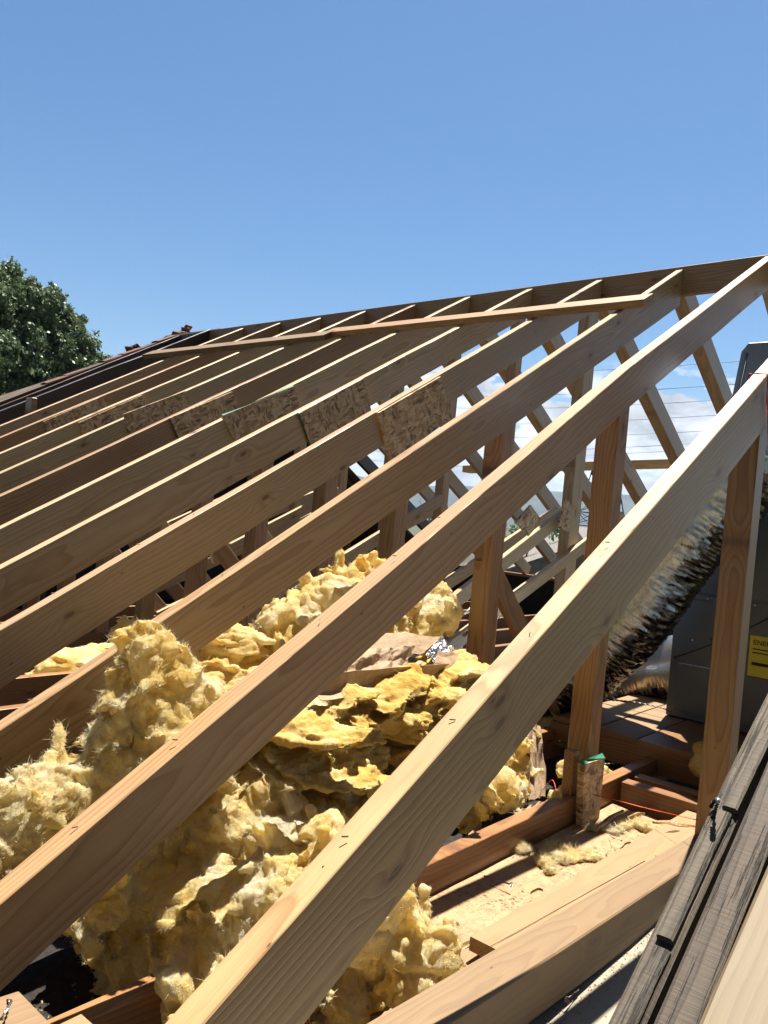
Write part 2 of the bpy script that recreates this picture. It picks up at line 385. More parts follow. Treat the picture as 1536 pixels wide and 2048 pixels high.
RS = np.array([math.cos(TH), 0, math.sin(TH)]); RN = np.array([-math.sin(TH), 0, math.cos(TH)])

# ------------------------------------------------------------------ land, hills, building base
def grid_obj(name, fn, nx, ny, mat, label=None, smooth=True):
    vs = [fn(i/nx, j/ny) for j in range(ny+1) for i in range(nx+1)]
    fs = [(j*(nx+1)+i, j*(nx+1)+i+1, (j+1)*(nx+1)+i+1, (j+1)*(nx+1)+i) for j in range(ny) for i in range(nx)]
    return link(name, mesh(name, vs, fs, mat, smooth))
GZ = -3.0
def gfn(u, v):
    a = u*2*math.pi; r = 2+7000*v**3
    return (r*math.cos(a), r*math.sin(a), GZ-.2*v)
tag(grid_obj('ground', gfn, 64, 24, LAND), kind='structure')
def hfn(u, v):
    a = math.radians(-25+150*u); r = 3600+900*v
    h = 150+70*noise.noise(Vector((u*7, 0, 3)))+45*noise.noise(Vector((u*19, v*2, 5)))+18*noise.noise(Vector((u*60, v*6, 9)))
    return (r*math.cos(a), r*math.sin(a), GZ-3+max(0, h*1.28)*math.sin(min(1, v*1.3)*math.pi/2)**1.0*(1 if v < .99 else .97))
tag(grid_obj('hills', hfn, 260, 14, HILL), kind='structure')

# house walls under the framing
hw = thing('house', 'stripped house below the open roof frame, stucco walls', 'house', W((0, 4, -ZF)))
for (n_, c_, s_) in (('wall', (-9.6, 7.5), (.25, 25)), ('wall', (9.4, 7.5), (.25, 25)), ('wall', (-.1, 20), (19.2, .25)), ('wall', (-.1, -5), (19.2, .25))):
    box(n_, Vector((c_[0]*S, c_[1]*S, (GZ-.42)/2)), (s_[0]*S, s_[1]*S, -GZ-.42), STUCCO, hw)
box('ceiling_board', Vector((0, 7.5*S, -.24)), (19.2*S, 25*S, .02), DUST, hw)
# ------------------------------------------------------------------ roof framing
def line_on(y, p, q):
    P, Q = at(*p, 1, y), at(*q, 1, y); b = (Q[2]-P[2])/(Q[0]-P[0]); return lambda x: np.array([x, y, P[2]+b*(x-P[0])])
def rafter_board(name, y, near, x0, x1, mat, bot=None, far=None, t=.085, d=.305, parent=None, plumb=True, dy=0, wob=.0012, cut0=0):
    f = line_on(y, *near); A, B = f(x0), f(x1)
    if bot: 
        fb = line_on(y, *bot); n = np.cross(B-A, [0, 1, 0]); n /= np.linalg.norm(n)
        d = abs((fb((x0+x1)/2)-A)@n)
        d0, d1 = abs((fb(x0)-A)@n), abs((fb(x1)-A)@n); tp = (min(max(d0, .24), .42), min(max(d1, .24), .42))
    else: tp = (d, d)
    if far:
        n = np.cross(B-A, [0, 1, 0]); t = np.mean([atp(*p, A, n)[1] for p in far])-y
    return board(name, W(A), W(B), t*S, tp[0]*S, mat, parent=parent, cut=(cut0, -math.tan(TH) if plumb else 0), taper=(tp[0]*S, tp[1]*S), wob=wob)
GR = 'new pale rafters of the open slope'
LAB = {-2: 'nearest pale rafter, crossing the heap of yellow insulation to the bottom edge',
       0: 'third pale rafter from the viewer, meeting the near end of the loose brace board',
       1: 'fourth pale rafter from the viewer, carrying the largest and nearest strand board scab',
       2: 'fifth pale rafter from the viewer, knotty, carrying the second strand board scab',
       3: 'sixth pale rafter from the viewer, strong swirling grain, third strand board scab',
       4: 'seventh pale rafter from the viewer, thin lit top edge, fourth scab on it',
       5: 'eighth pale rafter from the viewer, in front of the fifth scabbed rafter',
       6: 'ninth pale rafter from the viewer, third from the dark old rafters',
       7: 'tenth pale rafter from the viewer, pinkish, second from the dark old rafters',
       8: 'farthest pale rafter, last one before the dark old rafters'}
NEAR = {-2: ((1349, 963), (407, 2048)), 0: ((1369, 537), (0, 1460)), 1: ((1209, 557), (0, 1260)), 2: ((1069, 575), (0, 1137)),
        3: ((945, 591), (0, 1058)), 4: ((835, 607), (0, 993)), 5: ((736, 620), (0, 947)), 6: ((647, 633), (0, 907)),
        7: ((564, 644), (0, 875)), 8: ((492, 654), (0, 852))}
def tagr(o, i): return tag(o, LAB[i], 'rafter', GR)
tagr(rafter_board('rafter', -2, NEAR[-2], -9.5, -.05, PINE, bot=((1447, 963), (610, 2048)), far=((1284, 992), (849, 1472), (400, 1970))), -2)
tagr(rafter_board('rafter', 0, NEAR[0], -9.5, -.05, PINE, bot=((1024, 853), (207, 1440)), far=((1284, 587), (675, 990), (512, 1100))), 0)
bo = rafter_board('rafter', -1, ((995, 960), (0, 1807)), -9.5, -.05, PINE, bot=((809, 1233), (153, 1843)), far=((972, 960), (512, 1330), (0, 1753)))
fB = line_on(-1, (995, 960), (0, 1807)); xk = at(1262, 728, 1, -1)[0]; q_ = at(1449, 589, 1, -1); kk = (q_[2]-fB(q_[0])[2])/(q_[0]-xk)   # the upper length sags a little
iv = bo.matrix_world.inverted() if False else bo.matrix_world.copy().inverted()
for v in bo.data.vertices:
    wv_ = bo.matrix_world @ v.co; dx = wv_.x/S-xk
    if dx > 0: wv_.z += kk*dx*S; v.co = iv @ wv_
tag(bo, 'second pale rafter from the viewer, over the gap between the two largest heaps', 'rafter', GR)
for i in range(1, 9):
    tagr(rafter_board('rafter', i, NEAR[i], -9.5, -.05, PINEL if i not in (4, 7) else PINE, t=.085, d=.31, wob=.002), i)
# ridge board: new length and a darker old length
rb = thing('ridge_board', 'long ridge board the rafters meet at the top of the roof', 'ridge board', W((0, 3, 0)))
def ridge(y0, y1, mat, z=.004): return board('ridge_length', W((-.04, y1, z)), W((-.04, y0, z)), .09*S, .335*S, mat, side=(1, 0, 0), parent=rb, seg=20, wob=.001)
ridge(-4.2, 3.98, PINE2); ridge(4.0, 9.5, PINE2); ridge(9.52, 10.5, OLD, -.01)
# opposite slope
GO = 'rafters of the far slope'
OT = math.radians(28.7)
for i in range(-2, 11):
    P0 = np.array([.06, i, -.005]); P1 = P0+np.array([math.cos(OT), 0, -math.sin(OT)])*8.6
    o = board('rafter', W(P0), W(P1), (.17 if i < 4 else .1)*S, .27*S, PINEL if i < 8 else OLD, cut=(math.tan(OT), 0), wob=.002)
    where = {-2: 'nearest of the far slope rafters, mostly beyond the right edge', -1: 'far slope rafter at the right edge of the picture above the steel plenum',
             0: 'far slope rafter nearest to the plenum on its left', 1: 'far slope rafter second to the left of the plenum, clouds on both sides',
             2: 'far slope rafter third to the left of the plenum', 3: 'far slope rafter fourth to the left of the plenum, left of the tall king posts'}.get(i, 'far slope rafter seen only in low gaps, %s leftward from the plenum' % ['fifth', 'sixth', 'seventh', 'eighth', 'ninth', 'tenth', 'eleventh'][i-4] if i > 3 else '')
    tag(o, where, 'rafter', GO)
# purlin under the far slope
pa, pb = at(1345, 915, 0, 4.6), at(925, 931, 0, 4.6)
tag(board('purlin', W(pb), W((pa[0], pa[1]-.4, pa[2]-.004)), .3*S, .14*S, PINEL, side=(1, 0, 0)), 'level purlin crossing behind the far slope rafters under the clouds', 'purlin')
# strand board scabs on rafters
GS = 'strand board scabs nailed to rafters'
def scab(i, pts, lab, green=None, y=None, t=.024):
    yy = (i if y is None else y)-.006-t; P = [W(at(*p, 1, yy)) for p in pts]
    Mx = frame(P[0], P[1], side=Vector((0, 1, 0))); inv = Mx.inverted(); q = [inv @ p for p in P]
    vs = [Vector((v.x, 0, v.z)) for v in q]+[Vector((v.x, t*S, v.z)) for v in q]
    me = mesh('scab', vs, [(0, 1, 2, 3), (7, 6, 5, 4), (0, 4, 5, 1), (1, 5, 6, 2), (2, 6, 7, 3), (3, 7, 4, 0)], [OSB])
    import bmesh; bm = bmesh.new(); bm.from_mesh(me); bmesh.ops.recalc_face_normals(bm, faces=bm.faces); bm.to_mesh(me); bm.free()
    o = link('strand_board_scab', me, None, Mx); tag(o, lab, 'strand board', GS)
    if green:
        for (a, b_) in green:
            d_ = (P[b_]-P[a]); 
            tube('green_edge', [P[a]+d_*.01+Vector((0, t*S*.5, 0)), P[b_]-d_*.01+Vector((0, t*S*.5, 0))], t*S*.62, GREEN, o, 4, False)
    return o
scab(1, [(757, 826), (882, 753), (903, 836), (782, 926)], 'nearest and largest strand board scab, on the fourth rafter from the viewer')
scab(2, [(599, 826), (727, 757), (743, 822), (624, 897)], 'strand board scab with a green lower left edge, second from the nearest', [(0, 3)])
scab(3, [(444, 832), (589, 772), (600, 812), (470, 880)], 'strand board scab with a green top edge, third from the nearest', [(0, 1)])
scab(4, [(340, 836), (465, 783), (478, 820), (358, 876)], 'fourth strand board scab from the nearest, green at its lower left edge', [(0, 3)])
scab(5, [(248, 828), (370, 782), (382, 812), (258, 866)], 'fifth strand board scab from the nearest')
scab(6, [(158, 845), (285, 790), (297, 818), (168, 872)], 'sixth strand board scab from the nearest, above the seventh pale lit edge')
scab(7, [(88, 843), (205, 792), (216, 812), (96, 862)], 'farthest strand board scab, on the second last pale rafter')
# knee-wall posts, webs, struts
GP = 'posts under the near slope'; GW = 'sloping web boards between the posts'
PX = -3.57
def top_at(i, x):
    if i == -1: return line_on(-1, (1427, 683), (1024, 1038))(x)[2]
    if i == -2: return line_on(-2, (1447, 963), (610, 2048))(x)[2]
    if i == 0: return line_on(0, (1024, 853), (207, 1440))(x)[2]
    return line_on(i, *NEAR[i])(x)[2]-.36
PLAB = {-2: 'right hand post in front of the grey cabinet, tied with red string', -1: 'post standing behind the nearest rafter with a strand board scab at its foot',
        0: 'post right of the insulation heap, left of the steep diagonal web', 1: 'post just left of the heap top, fourth frame', 2: 'post seen in the gap above the foil scrap, fifth frame', 3: 'post two frames left of the foil scrap',
        4: 'post three frames left of the foil scrap', 5: 'post seen above the small yellow tuft', 6: 'post left of the small yellow tuft, mostly hidden', 7: 'far post mostly hidden behind pale rafters', 8: 'farthest post mostly hidden behind pale rafters'}
for i in range(-2, 9):
    xo = {-2: -.03, 1: -.08}.get(i, 0); x = PX+xo
    zt = top_at(i, x+.08)+.03; y0 = i+.012
    lean = {-2: -.035}.get(i, rng.uniform(-.015, .015))
    o = board('post', W((x+lean, y0, -5.36)), W((x, y0, zt)), .175*S, .175*S, PINE2 if i < 4 else PINE, side=(0, 1, 0), bev=.004, cut=(0, .5))
    o.matrix_world = o.matrix_world  # depth runs toward +X below
    tag(o, PLAB[i], 'post', GP)
for i in range(0, 8):
    y0 = i+.10
    a = np.array([-3.45, y0, -3.37]); b_ = np.array([-1.35, y0, -5.36])
    tag(board('web_board', W(a), W(b_), .06*S, .2*S, PINEL if i % 2 else PINE2), 'steep web board falling to the right from %s' % ['the post beside the insulation heap', 'the post left of the heap top', 'the fifth frame post, above the heap', 'the sixth frame post', 'the seventh frame post', 'the eighth frame post', 'the ninth frame post', 'the tenth frame post'][i], 'web board', GW)
for i in range(1, 8):
    y0 = i-.0
    f1 = lambda x: np.array([x, y0, -3.481+.469*(x+1.638)]); f2 = lambda x: np.array([x, y0, -3.94+.40*(x+1.474)])
    nm = ['', 'nearest', 'second', 'third', 'fourth', 'fifth', 'sixth', 'seventh'][i]
    tag(board('strut', W(f1(-2.6)), W(f1(-.3)), .06*S, .155*S, PINEL), 'upper strut with lit top of the %s frame carrying struts' % nm, 'strut', 'upper struts')
    tag(board('strut', W(f2(-3.35)), W(f2(1.2)), .06*S, .15*S, PINEL), 'lower longer strut with lit top of the %s frame carrying struts' % nm, 'strut', 'lower struts')
    kx = -.20
    tag(board('king_post', W((kx, y0+.07, -5.36)), W((kx+.02, y0+.07, -.335)), .14*S, .26*S if i == 1 else .15*S, PINEL), 'tall king post under the ridge, %s of the row' % nm, 'king post', 'king posts under the ridge')
for i in (1, 2, 4):
    f = lambda x: np.array([x, i-.05, -2.55-.9*(x+3.0)])
# scabs on the struts near the king posts
for (pts, lab) in (([(1032, 1045), (1062, 1010), (1083, 1040), (1058, 1072)], 'dark strand board plate left of the nearest king post, in front of the hills'), ([(1118, 1052), (1132, 996), (1143, 1010), (1139, 1066)], 'narrow strand board plate against the nearest king post')):
    scab(1, pts, lab, y=.93)
# staples left in the lit tops
RAF = {-2: bpy.data.objects['rafter'], 0: bpy.data.objects['rafter.001'], -1: bo}
for o_ in list(bpy.data.objects):
    if o_.get('label') == LAB[1]: RAF[1] = o_
for i, pts in {-2: ((650, 1733), (690, 1674), (560, 1850), (905, 1440), (1060, 1266), (1215, 1085)), -1: ((877, 1035), (789, 1112), (640, 1240), (350, 1480), (150, 1655)), 0: ((213, 1298), (445, 1149), (600, 1050), (811, 906), (60, 1400)), 1: ((106, 1187), (277, 1089), (388, 1028), (640, 890))}.items():
    for (px, py) in pts:
        p = W(at(px, py, 1, i+.045)); 
        box('staple', p+Vector((0, 0, .001)), (.013, .002, .003), RUST, RAF[i], rz=rng.uniform(-.9, .9), bev=.0003)
# old dark rafters
GD = 'dark old rafters left standing'
def oldr(i, near, lab, **k):
    f = line_on(i, *near); o = thing('rafter', lab, 'rafter', W(f(-4)), GD)
    rafter_board('rafter_body', i, near, -9.5, -.06, OLD, t=.085, d=.30, parent=o, wob=.003)
    return o
oldr(9, ((412, 662), (150, 763.5)), 'first dark old rafter beyond the pale ones, peak just left of the last pale peak')
oldr(10, ((365, 668), (150, 753)), 'second dark old rafter, thin grey lit top edge')
tag(box('block', W(at(62, 812, 1, 8.7)), (.05, .12, .15), PINE2), 'short orange wood block between the last pale and the first dark rafter', 'block')
# remaining edge of the tiled roof
tr = thing('tiled_roof', 'last strip of old roof with a broken red tile edge, before the tree', 'roof', W((0, 10.4, 0)))
def slab(name, P, th, mat, parent):
    P = [np.array(p, float) for p in P]; n = np.cross(P[1]-P[0], P[3]-P[0]); n /= np.linalg.norm(n)
    if n[2] < 0: n = -n
    vs = [W(p) for p in P]+[W(p-n*th) for p in P]
    fs = [(0, 1, 2, 3), (7, 6, 5, 4), (0, 4, 5, 1), (1, 5, 6, 2), (2, 6, 7, 3), (3, 7, 4, 0)]
    me = mesh(name, vs, fs, mat); import bmesh; bm = bmesh.new(); bm.from_mesh(me); bmesh.ops.recalc_face_normals(bm, faces=bm.faces); bm.to_mesh(me); bm.free()
    return link(name, me, parent)
tt = math.tan(TH)
def rp(x, y, h=0): return (x, y, -abs(x)*tt+h)
slab('sheathing', [rp(-.02, 10.12, .012), rp(-9.8, 10.12, .012), rp(-9.8, 10.4, .012), rp(-.02, 10.4, .012)], .04, FELT2, tr)
slab('sheathing', [rp(.02, 8.8, .045), rp(9.8, 8.8, .045), rp(9.8, 10.6, .045), rp(.02, 10.6, .045)], .04, FELT2, tr)
slab('hip_sheathing', [(0, 10.62, -.12), (-9.8, 10.62, -9.8*tt-.12), (-9.8, 19, -6.2), (9.8, 19, -6.2)], .04, FELT2, tr)
slab('hip_sheathing', [(0, 10.62, .01), (9.8, 19, -6.2), (9.8, 10.62, -9.8*tt+.04), (9.7, 10.62, -9.7*tt+.04)], .04, FELT2, tr)
vs, fs = [], []
for k in range(28):
    if rng.random() < .12: continue
    x0 = .06+k*.355
    for j in range(1):
        y0 = 10.14+j*.24+rng.uniform(-.03, .03)
        if j == 0 and rng.random() < .35: continue
        b0 = len(vs)
        for (u, hh) in ((0, .018), (.38, .034)):
            for v in range(5):
                vs.append(W(rp(-(x0+u), y0+.24*v/4, hh+.016*math.sin(math.pi*v/4)+.0)))
        for v in range(4): fs.append((b0+v, b0+v+1, b0+6+v, b0+5+v))
o = link('tile_courses', mesh('tile_courses', vs, fs, TILE), tr); md = o.modifiers.new('t', 'SOLIDIFY'); md.thickness = .012
for (px, py) in ((371, 659), (362, 664), (380, 666), (376, 655), (267, 694), (259, 698), (275, 693), (352, 668), (366, 670)):
    p = at(px, py, 1, 10.35)
    box('broken_tile', W(p), (.10, .07, .02), TILE, tr, rot=Matrix.Rotation(rng.uniform(0, 3), 3, 'Z') @ Matrix.Rotation(rng.uniform(-.8, .8), 3, 'X'))
# gable partition and added eave sheet, black standing in for attic shade
pt_ = thing('gable_partition', 'partition coloured black for shade, closing the attic under the old roof end', 'partition', W((0, 10.5, -5.3)))
vs = [W(p) for yy in (10.5, 10.56) for p in [(-9, yy, -5.4), (9, yy, -5.4), (9, yy, -5.25), (0, yy, -.08), (-9, yy, -5.25)]]
link('dark_sheet', mesh('dark_sheet', vs, [(0, 1, 2, 3, 4), (9, 8, 7, 6, 5), (0, 5, 6, 1), (1, 6, 7, 2), (2, 7, 8, 3), (3, 8, 9, 4), (4, 9, 5, 0)], DARK), pt_)
for k in range(14): board('stud', W((-8+k*1.15, 10.4, -5.3)), W((-8+k*1.15+.01, 10.4, -5.3+4.6*(1-abs(-8+k*1.15)/9.3))), .07*S, .14*S, OLD if k % 3 else PINE2, side=(0, 1, 0), parent=pt_)
ef = thing('dark_screen', 'low black sheet added along the far eave as the dark behind the struts', 'dark sheet', W((7.4, 5.5, -5.3)))
box('dark_sheet', W((7.4, 6.4, -4.85)), (.02, 8.2*S, .95*S), DARK, ef); box('top_rail', W((7.4, 6.4, -4.35)), (.06, 8.2*S, .04), PINE2, ef)

# brace boards lying on the rafters
def lying(name, pts_far, pts_near, h, th, mat, lab, extra=(0, 0)):
    # quad of the top face: far-left, far-right, near-right, near-left (image points), on the plane h above the rafters
    P0 = RN*h; q = [atp(*p, P0, RN) for p in (pts_far+pts_near)]; q = [np.array(p) for p in q]
    # tidy: axis from left middle to right middle
    a = (q[0]+q[3])/2; b_ = (q[1]+q[2])/2; ax = (b_-a)/np.linalg.norm(b_-a); wd = .235
    sd = np.cross(ax, RN); sd /= np.linalg.norm(sd)
    if sd[0] > 0: sd = -sd
    A = a-sd*wd/2; B = b_-sd*wd/2
    o = board(name, W(A), W(B), wd*S, th*S, mat, side=tuple(sd), bev=.003)
    return tag(o, lab, 'brace board', 'loose brace boards on the rafters')
lying('brace_board', [(655, 656), (1306, 588)], [(1289, 597), (659, 665)], .085, .08, PINE2, 'longer loose brace board near the ridge, its end left of the highest rafter')
lying('brace_board', [(290, 702), (655, 662)], [(662, 668), (300, 709)], .088, .08, RED, 'shorter loose brace board overlapping the left end of the longer one')

# ------------------------------------------------------------------ ceiling joists, deck, planks
def joist_lab(i):
    return {-2: 'light brown joist at bottom right with a bare sunlit top, beside gypsum', -1: 'dark reddish joist behind the strand board scab of the post foot'}.get(i, 'dark ceiling joist, %s row behind the post with the scab' % ['first', 'second', 'third', 'fourth', 'fifth', 'sixth', 'seventh', 'eighth', 'ninth'][i])
for i in range(0, 9):
    tag(board('joist', W((-9.3, i, -5.1)), W((8.5, i, -5.1)), .1*S, .28*S, JOIST, seg=8), joist_lab(i), 'joist', 'ceiling joists')
fj = line_on(-1, (872, 1711), (1157, 1609))
zt = lambda x: float(fj(x)[2])
j1 = board('joist', W((-9.3, -1, -5.115)), W((3, -1, -5.115)), .1*S, .24*S, JOIST, seg=8); tag(j1, joist_lab(-1), 'joist', 'ceiling joists')
# big joist at the bottom right, top surveyed between its two lit edges
yb = -2.0
g2 = line_on(yb, (1024, 1965), (1351, 1750))
jb = board('joist', W(g2(-8.2)), W(g2(-1.0)), .19*S, .235*S, RED, seg=10, bev=.004); tag(jb, joist_lab(-2), 'joist', 'ceiling joists')
ZB = g2(-5)[2]
# flat plank beyond it with pencil lines
pl = thing('plank', 'pale flat plank with pencil lines and knots lying beside the light joist', 'plank', W((-4.5, -1.7, -5.2)))
board('plank_board', W((-5.93, -1.79, -5.13)), W((-3.06, -1.79, -5.19)), .22*S, .065*S, PLANK, parent=pl, bev=.002)
for (a, b_) in (((1024, 1870), (1290, 1722)), ((960, 1905), (1024, 1870)), ((1310, 1712), (1365, 1728))):
    P = [atp(*q, np.array([-4.5, -1.6, -5.157]), np.array([.021, 0, 1.])) for q in (a, b_)]
    tube('pencil_line', [W(p)+Vector((0, 0, .0012)) for p in P], .0011, RUST, pl, 4)
# plywood deck between the joists
dk = thing('plywood_deck', 'sunlit dusty plywood sheet with rows of nail dots between two joists', 'plywood', W((-4.5, -1.4, -5.33)))
def sheet(name, quad, z, th, mat, parent, n=(40, 14), amp=.004):
    q = [np.array(p, float) for p in quad]; vs = []
    nx, ny = n
    for k in (0, 1):
        for j in range(ny+1):
            for i in range(nx+1):
                u, v = i/nx, j/ny; p = (q[0]*(1-u)+q[1]*u)*(1-v)+(q[3]*(1-u)+q[2]*u)*v
                zz = z if not callable(z) else z(p[0], p[1])
                w_ = W((p[0], p[1], zz)); w_.z += amp*noise.noise(Vector((p[0]*2.5, p[1]*2.5, 3)))-(th if k else 0); vs.append(w_)
    m_ = (nx+1)*(ny+1); fs = []
    for j in range(ny):
        for i in range(nx):
            a = j*(nx+1)+i; fs.append((a, a+1, a+nx+2, a+nx+1)); fs.append((a+m_, a+nx+1+m_, a+nx+2+m_, a+1+m_))
    for i in range(nx):
        a = i; fs.append((a, a+m_, a+1+m_, a+1)); a = ny*(nx+1)+i; fs.append((a, a+1, a+1+m_, a+m_))
    for j in range(ny):
        a = j*(nx+1); fs.append((a, a+nx+1, a+nx+1+m_, a+m_)); a = j*(nx+1)+nx; fs.append((a, a+m_, a+nx+1+m_, a+nx+1))
    return link(name, mesh(name, vs, fs, mat), parent)
sheet('plywood_sheet', [(-6.7, -1.93), (-3.25, -1.93), (-3.12, -1.02), (-6.9, -1.02)], -5.30, .012, PLY, dk)
sheet('plywood_offcut', [(-6.75, -1.80), (-5.75, -1.80), (-5.55, -1.5), (-6.75, -1.5)], -5.245, .014, PLANK, dk, (12, 6))
tag(sheet('gypsum_sheet', [(-8.6, -2.95), (-3.0, -2.95), (-3.0, -1.83), (-8.6, -1.83)], -5.30, .012, GYP, None, (60, 12), .003), 'smooth grey gypsum sheet with a diagonal shadow at bottom right', 'gypsum board')
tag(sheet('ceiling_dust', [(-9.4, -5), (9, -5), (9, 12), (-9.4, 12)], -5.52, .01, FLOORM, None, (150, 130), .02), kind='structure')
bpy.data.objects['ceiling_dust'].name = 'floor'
# furnace platform
fp = thing('platform', 'raised plank platform in front of the grey cabinet, striped by shadows', 'platform', W((-1.5, -.4, -5.1)))
for k, (y0, y1) in enumerate([(-1.75, -.83), (-.81, -.42), (-.40, .02)]):
    board('platform_plank', W((-2.25+.04*k, y0, -4.98)), W((1.2, y0, -4.98)), (y1-y0)*S, .05*S, PLANK if k else JOIST, parent=fp, seg=4)
board('platform_edge', W((-2.2, -1.75, -5.035)), W((-2.2, .05, -5.035)), .08*S, .22*S, JOIST, side=(1, 0, 0), parent=fp)
for k, x in enumerate((-3.05, -2.8)):
    tag(board('cross_block', W((x, -1.9, -5.13-.01*k)), W((x, -1.05, -5.13-.01*k)), .12*S, .2*S, JOIST, side=(1, 0, 0), seg=3), ['front one of two short cross blocks between the joists right of the post foot', 'rear one of two short cross blocks between the joists right of the post foot'][k], 'block', 'short cross blocks')
# post foot pieces
pf = scab(-1, [(1168, 1529), (1210, 1516), (1198, 1640), (1164, 1668)], 'rough strand board scab with green top edge nailed to the post foot', [(0, 1)], y=-1.03, t=.05)
tag(box('block', W((-3.72, -.93, -5.02)), (.05, .05, .27), PINE2), 'small upright block left of the post foot', 'block')
tag(box('block', W((-3.32, -1.93, -5.12)), (.05, .06, .3), PINE2), 'small upright block at the foot of the right hand post', 'block')

# weathered timbers and pale board at the lower right
def beam_from(name, y, e1, e2, near1, near2, dpt, mat, lab, x0=-9.0, x1=-.1, wob=.003):
    f = line_on(y, e1, e2); A, B = f(x0), f(x1); n = np.cross(B-A, [0, 1, 0])
    yn = np.mean([atp(*p, A, n)[1] for p in (near1, near2)]); t = y-yn
    A2 = A.copy(); B2 = B.copy(); A2[1] = yn; B2[1] = yn
    return board(name, W(A2), W(B2), t*S, dpt*S, mat, bev=.006, wob=wob, seg=40), A2, B2, t
GT = 'grey weathered timbers'
o, A2, B2, t1 = beam_from('weathered_timber', -2.8, (1210, 2048), (1536, 1385), (1291, 2048), (1471, 1640), .3, GREY, '')
tag(o, 'outer grey weathered timber, left one of the pair at bottom right, with a notch', 'timber', GT)
NA, NB = A2, B2
# two darker sawn lengths fixed along its inner half, a notch between them
def on_beam(px, py): return float(atp(px, py, A2, np.cross(B2-A2, [0, 1, 0]))[0])
xb = on_beam(1325, 1900)
def bl(x): f = (x-A2[0])/(B2[0]-A2[0]); return A2*(1-f)+B2*f+np.array([0, .004, .022])
for k, (xa, xe) in enumerate(((-8.9, xb-.012), (xb+.012, xb+.42), (xb+.437, -.2))):
    tag(board('timber_strip', W(bl(xa)), W(bl(xe)), t1*.56*S, .05*S, GREY, bev=.004, wob=.003, seg=24), ['rough sawn dark strip on the outer timber, lowest piece before the notch', 'rough sawn dark strip on the outer timber, middle piece beyond the notch', 'rough sawn dark strip on the outer timber, uppermost piece'][k], 'timber strip', 'dark sawn strips on the outer timber')
o, A3, B3, t3 = beam_from('weathered_timber', float(A2[1])-.022, (1303, 2048), (1482, 1640), (1391, 2048), (1536, 1715), .3, GREY, '')
tag(o, 'inner grey weathered timber with a large knot, right one of the pair at bottom right', 'timber', GT)
o, A4, B4, t4 = beam_from('pale_board', float(A3[1])-.03, (1393, 2048), (1536, 1728), (1620, 2048), (1700, 1850), .25, PALE, '')
tag(o, 'pale new board at the bottom right corner beside the weathered timbers', 'board')

# ------------------------------------------------------------------ cabinet, plenum and ducts
CX = -1.05
cb = thing('furnace_cabinet', 'tall dark grey sheet steel cabinet on the platform, with a yellow label', 'furnace', W((-.4, -1.4, -4.95)))
def bx2(name, x0, x1, y0, y1, z0, z1, mat, parent, bev=.006):
    a, b_ = W((x0, y0, z0)), W((x1, y1, z1)); return box(name, (a+b_)/2, tuple(abs(q) for q in (b_-a)), mat, parent, bev=bev)
bx2('lower_casing', CX, .5, -2.25, -.62, -4.97, -3.74, STEEL, cb)
bx2('upper_casing', CX+.006, .5, -2.25, -.625, -3.735, -2.86, STEEL, cb)
bx2('seam_flange', CX-.012, .5, -2.26, -.612, -3.765, -3.725, STEEL, cb, .002)
pn = thing('plenum', 'blue grey sheet metal plenum rising behind the nearest rafter end, chamfered top', 'plenum', W((-.4, -1.5, -2.86)))
import bmesh
def hull(name, pts, mat, parent):
    bm = bmesh.new(); [bm.verts.new(W(p)) for p in pts]; bmesh.ops.convex_hull(bm, input=bm.verts)
    bmesh.ops.dissolve_limit(bm, angle_limit=.02, verts=bm.verts, edges=bm.edges); bmesh.ops.bevel(bm, geom=bm.edges[:], offset=.004, segments=1, affect='EDGES')
    me = bpy.data.meshes.new(name); bm.to_mesh(me); bm.free(); me.materials.append(mat); return link(name, me, parent)
def yl(z): return -1.045+(-1.2-z)*.115
pts = []
for x in (CX+.02, .2):
    pts += [(x, yl(-2.86), -2.86), (x, yl(-1.28), -1.28), (x, yl(-1.2)-.05, -1.2), (x, -2.0, -1.2), (x, -2.15, -2.86)]
hull('plenum_body', pts, GALV, pn)
e0, e1 = (CX+.012, yl(-2.86)-.06, -2.86), (CX+.012, yl(-1.3)-.06, -1.3)
tube('folded_seam', [W(e0), W(e1)], .007, GALV, pn, 6)
# label and small fittings on the cabinet face
def onface(px, py, off=.0): return at(px, py, 0, CX-off)
lb = [onface(1503, 1271), onface(1503, 1354)]
yl0 = -1.363; zl0, zl1 = onface(1510, 1271)[2], onface(1503, 1352)[2]
bx2('yellow_label', CX-.010, CX-.001, yl0-.42, yl0, zl1, zl0, YEL, cb, .0005)
def text(body, size, y, z, parent, mat, name='label_text'):
    cu = bpy.data.curves.new(name, 'FONT'); cu.body = body; cu.size = size; cu.extrude = .0006; cu.align_x = 'LEFT'
    o = bpy.data.objects.new(name, cu); COL.objects.link(o); dg = bpy.context.evaluated_depsgraph_get(); me = bpy.data.meshes.new_from_object(o.evaluated_get(dg))
    bpy.data.objects.remove(o); me.materials.clear(); me.materials.append(mat)
    p = W((CX-.014, y, z)); Mx = Matrix(((0, 0, -1, p.x), (-1, 0, 0, p.y), (0, 1, 0, p.z), (0, 0, 0, 1)))
    return link(name, me, parent, Mx)
text('ENERGYGUIDE', .040, yl0-.03, zl0-.085, cb, INK)
for k, (dz, ww) in enumerate(((.12, .30), (.155, .22), (.25, .36), (.268, .33))):
    bx2('label_line', CX-.0125, CX-.0100, yl0-.03-ww, yl0-.03, zl0-dz-.012-(.012 if k == 2 else 0), zl0-dz, INK, cb, .0002)
bx2('data_sticker', CX-.004, CX-.0005, onface(1449, 1330)[1], onface(1432, 1330)[1], onface(1434, 1368)[2], onface(1434, 1326)[2], simple('sticker', (.14, .10, .09), .6), cb, .0003)
